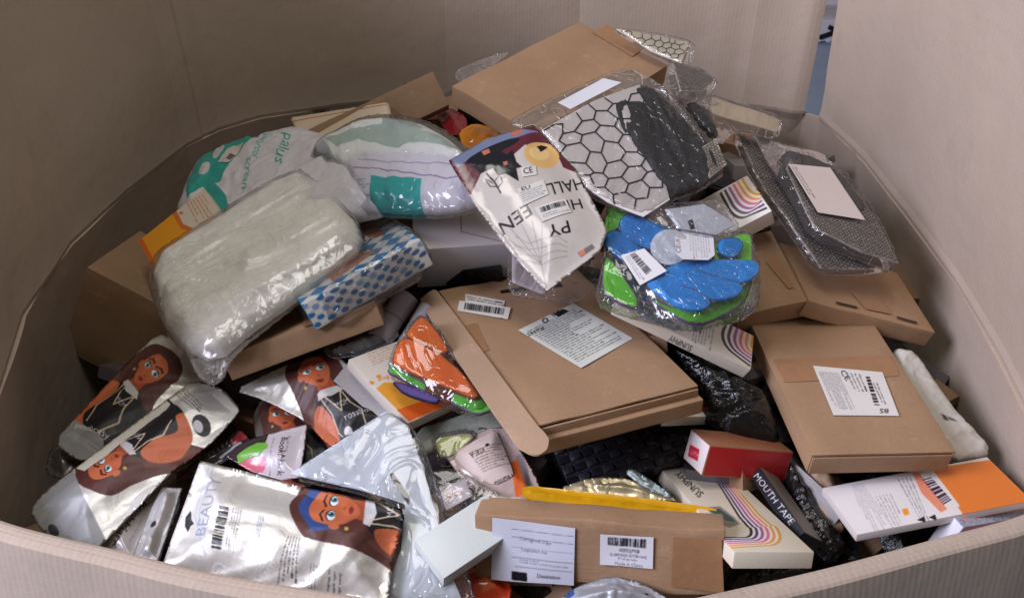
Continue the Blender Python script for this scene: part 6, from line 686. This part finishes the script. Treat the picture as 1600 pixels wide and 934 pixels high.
# ---------------------------------------------------------------- buried goods underneath: one jumbled mass
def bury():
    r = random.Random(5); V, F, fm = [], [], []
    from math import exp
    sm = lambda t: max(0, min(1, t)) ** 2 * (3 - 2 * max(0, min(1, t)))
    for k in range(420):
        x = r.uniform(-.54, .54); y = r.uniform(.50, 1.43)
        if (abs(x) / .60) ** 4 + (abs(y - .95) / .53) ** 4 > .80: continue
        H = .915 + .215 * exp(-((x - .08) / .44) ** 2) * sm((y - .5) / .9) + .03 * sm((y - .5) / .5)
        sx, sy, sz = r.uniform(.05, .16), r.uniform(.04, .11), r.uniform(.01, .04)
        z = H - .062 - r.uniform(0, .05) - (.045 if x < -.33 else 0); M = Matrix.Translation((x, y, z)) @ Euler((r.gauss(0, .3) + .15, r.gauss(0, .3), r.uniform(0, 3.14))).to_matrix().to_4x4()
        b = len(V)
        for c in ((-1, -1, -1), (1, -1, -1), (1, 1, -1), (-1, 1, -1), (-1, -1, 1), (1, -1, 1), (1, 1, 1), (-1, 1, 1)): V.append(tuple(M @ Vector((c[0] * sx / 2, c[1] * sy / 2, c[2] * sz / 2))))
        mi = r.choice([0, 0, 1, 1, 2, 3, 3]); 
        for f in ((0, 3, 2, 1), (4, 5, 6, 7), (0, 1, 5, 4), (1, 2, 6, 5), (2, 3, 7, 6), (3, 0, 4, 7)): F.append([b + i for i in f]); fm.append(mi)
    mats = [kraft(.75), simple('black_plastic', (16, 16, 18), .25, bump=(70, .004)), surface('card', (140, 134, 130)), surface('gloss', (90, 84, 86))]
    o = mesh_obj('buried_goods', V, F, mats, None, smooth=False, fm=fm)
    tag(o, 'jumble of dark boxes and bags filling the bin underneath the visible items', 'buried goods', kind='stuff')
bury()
# filling mass below: added dark sheet, its black stands for shade in the gaps
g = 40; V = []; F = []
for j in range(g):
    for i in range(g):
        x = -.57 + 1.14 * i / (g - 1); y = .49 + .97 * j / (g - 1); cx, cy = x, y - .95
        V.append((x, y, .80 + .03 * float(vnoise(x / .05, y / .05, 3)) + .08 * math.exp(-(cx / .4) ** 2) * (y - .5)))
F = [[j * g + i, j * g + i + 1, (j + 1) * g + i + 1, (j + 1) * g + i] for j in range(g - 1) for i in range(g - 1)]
tag(mesh_obj('bottom_layer', V, F, [simple('black_plastic', (16, 16, 18), .25, bump=(70, .004))]), 'added dark base sheet standing for shade deep inside the bin', 'heap base', kind='stuff')
# ---------------------------------------------------------------- floor and the strip of yard seen through the slit
t = NT('daylit_painted_concrete'); tc = t.add('TexCoord'); n = t.add('TexNoise', {'Vector': tc.outputs['Object'], 'Scale': 6., 'Detail': 6.}); m = t.add('Mix', {0: n.outputs['Fac'], 6: (.34, .42, .56, 1), 7: (.50, .60, .76, 1)}, data_type='RGBA')  # blue floor paint, made paler so its colour carries the daylight outside
nb = t.add('Bump', {'Height': n.outputs['Fac'], 'Distance': .01, 'Strength': .4}); p = t.add('BsdfPrincipled', {'Base Color': m.outputs[2], 'Roughness': .6, 'Normal': nb.outputs[0]}); t.link(p.outputs[0], t.out.inputs[0])
tag(mesh_obj('floor', [(-30, -20, 0), (30, -20, 0), (30, 40, 0), (-30, 40, 0)], [[0, 1, 2, 3]], [t.m]), kind='structure')
def beyond():
    # white sack with a black mark, soil bed and a low green plant seen through the slit between the flaps
    root = tag(empty('woven_sack', Matrix.Translation((1.72, 4.72, 0))), 'white sack with a black stroke mark seen through the slit between the flaps', 'sack')
    bm = box_mesh(.9, .30, .14, .03, .02, 5, 6); link_bm('sack_body', bm, [surface('poly', (225, 222, 230))] * 6, root, (0, 0, .07))
    for a, b in (((-.14, .045), (-.02, .09)), ((-.10, .10), (.02, .05))):
        d = np.array(b) - np.array(a); nn = np.array([-d[1], d[0]]) / np.hypot(*d) * .010
        P = [np.array(a) - nn, np.array(b) - nn, np.array(b) + nn, np.array(a) + nn]
        mesh_obj('black_mark', [(q[0] + .03, -.165, q[1]) for q in P] + [(q[0] + .03, -.145, q[1]) for q in P], [[0, 1, 2, 3], [7, 6, 5, 4], [0, 4, 5, 1], [1, 5, 6, 2], [2, 6, 7, 3], [3, 7, 4, 0]], [simple('black_ink', (15, 15, 15))], root, smooth=False)
    s = tag(link_bm('soil_bed', box_mesh(6, 1.6, .08, .02), [simple('soil', (96, 78, 62), .9, bump=(30, .02))] * 6, None, (2.0, 5.75, .04)), kind='structure')
    pr = tag(empty('potted_plant', Matrix.Translation((1.83, 5.12, .08))), 'low leafy green plant on the soil beyond the slit', 'plant')
    r = random.Random(3); V = []; F = []
    for k in range(500):
        a, e, q = r.uniform(0, 6.28), r.uniform(0, 1.5), r.uniform(.04, .13); c = Vector((q * math.cos(a) * math.cos(e), q * math.sin(a) * math.cos(e), .05 + q * math.sin(e))); M = Euler((r.uniform(-1, 1), r.uniform(-1, 1), a)).to_matrix(); b = len(V)
        for v in ((-.022, 0, 0), (0, -.012, .004), (.022, 0, 0), (0, .012, .004)): V.append(tuple(c + M @ Vector(v)))
        F.append([b, b + 1, b + 2, b + 3])
    mesh_obj('foliage', V, F, [simple('leaf', (70, 110, 48), .5)], pr, smooth=False)
    V = [(x * .008, y * .008, z) for z in (0, .12) for x, y in ((-1, -1), (1, -1), (1, 1), (-1, 1))]
    mesh_obj('stem', V, [[0, 1, 5, 4], [1, 2, 6, 5], [2, 3, 7, 6], [3, 0, 4, 7]], [simple('stem', (80, 70, 40), .7)], pr, smooth=False)
beyond()
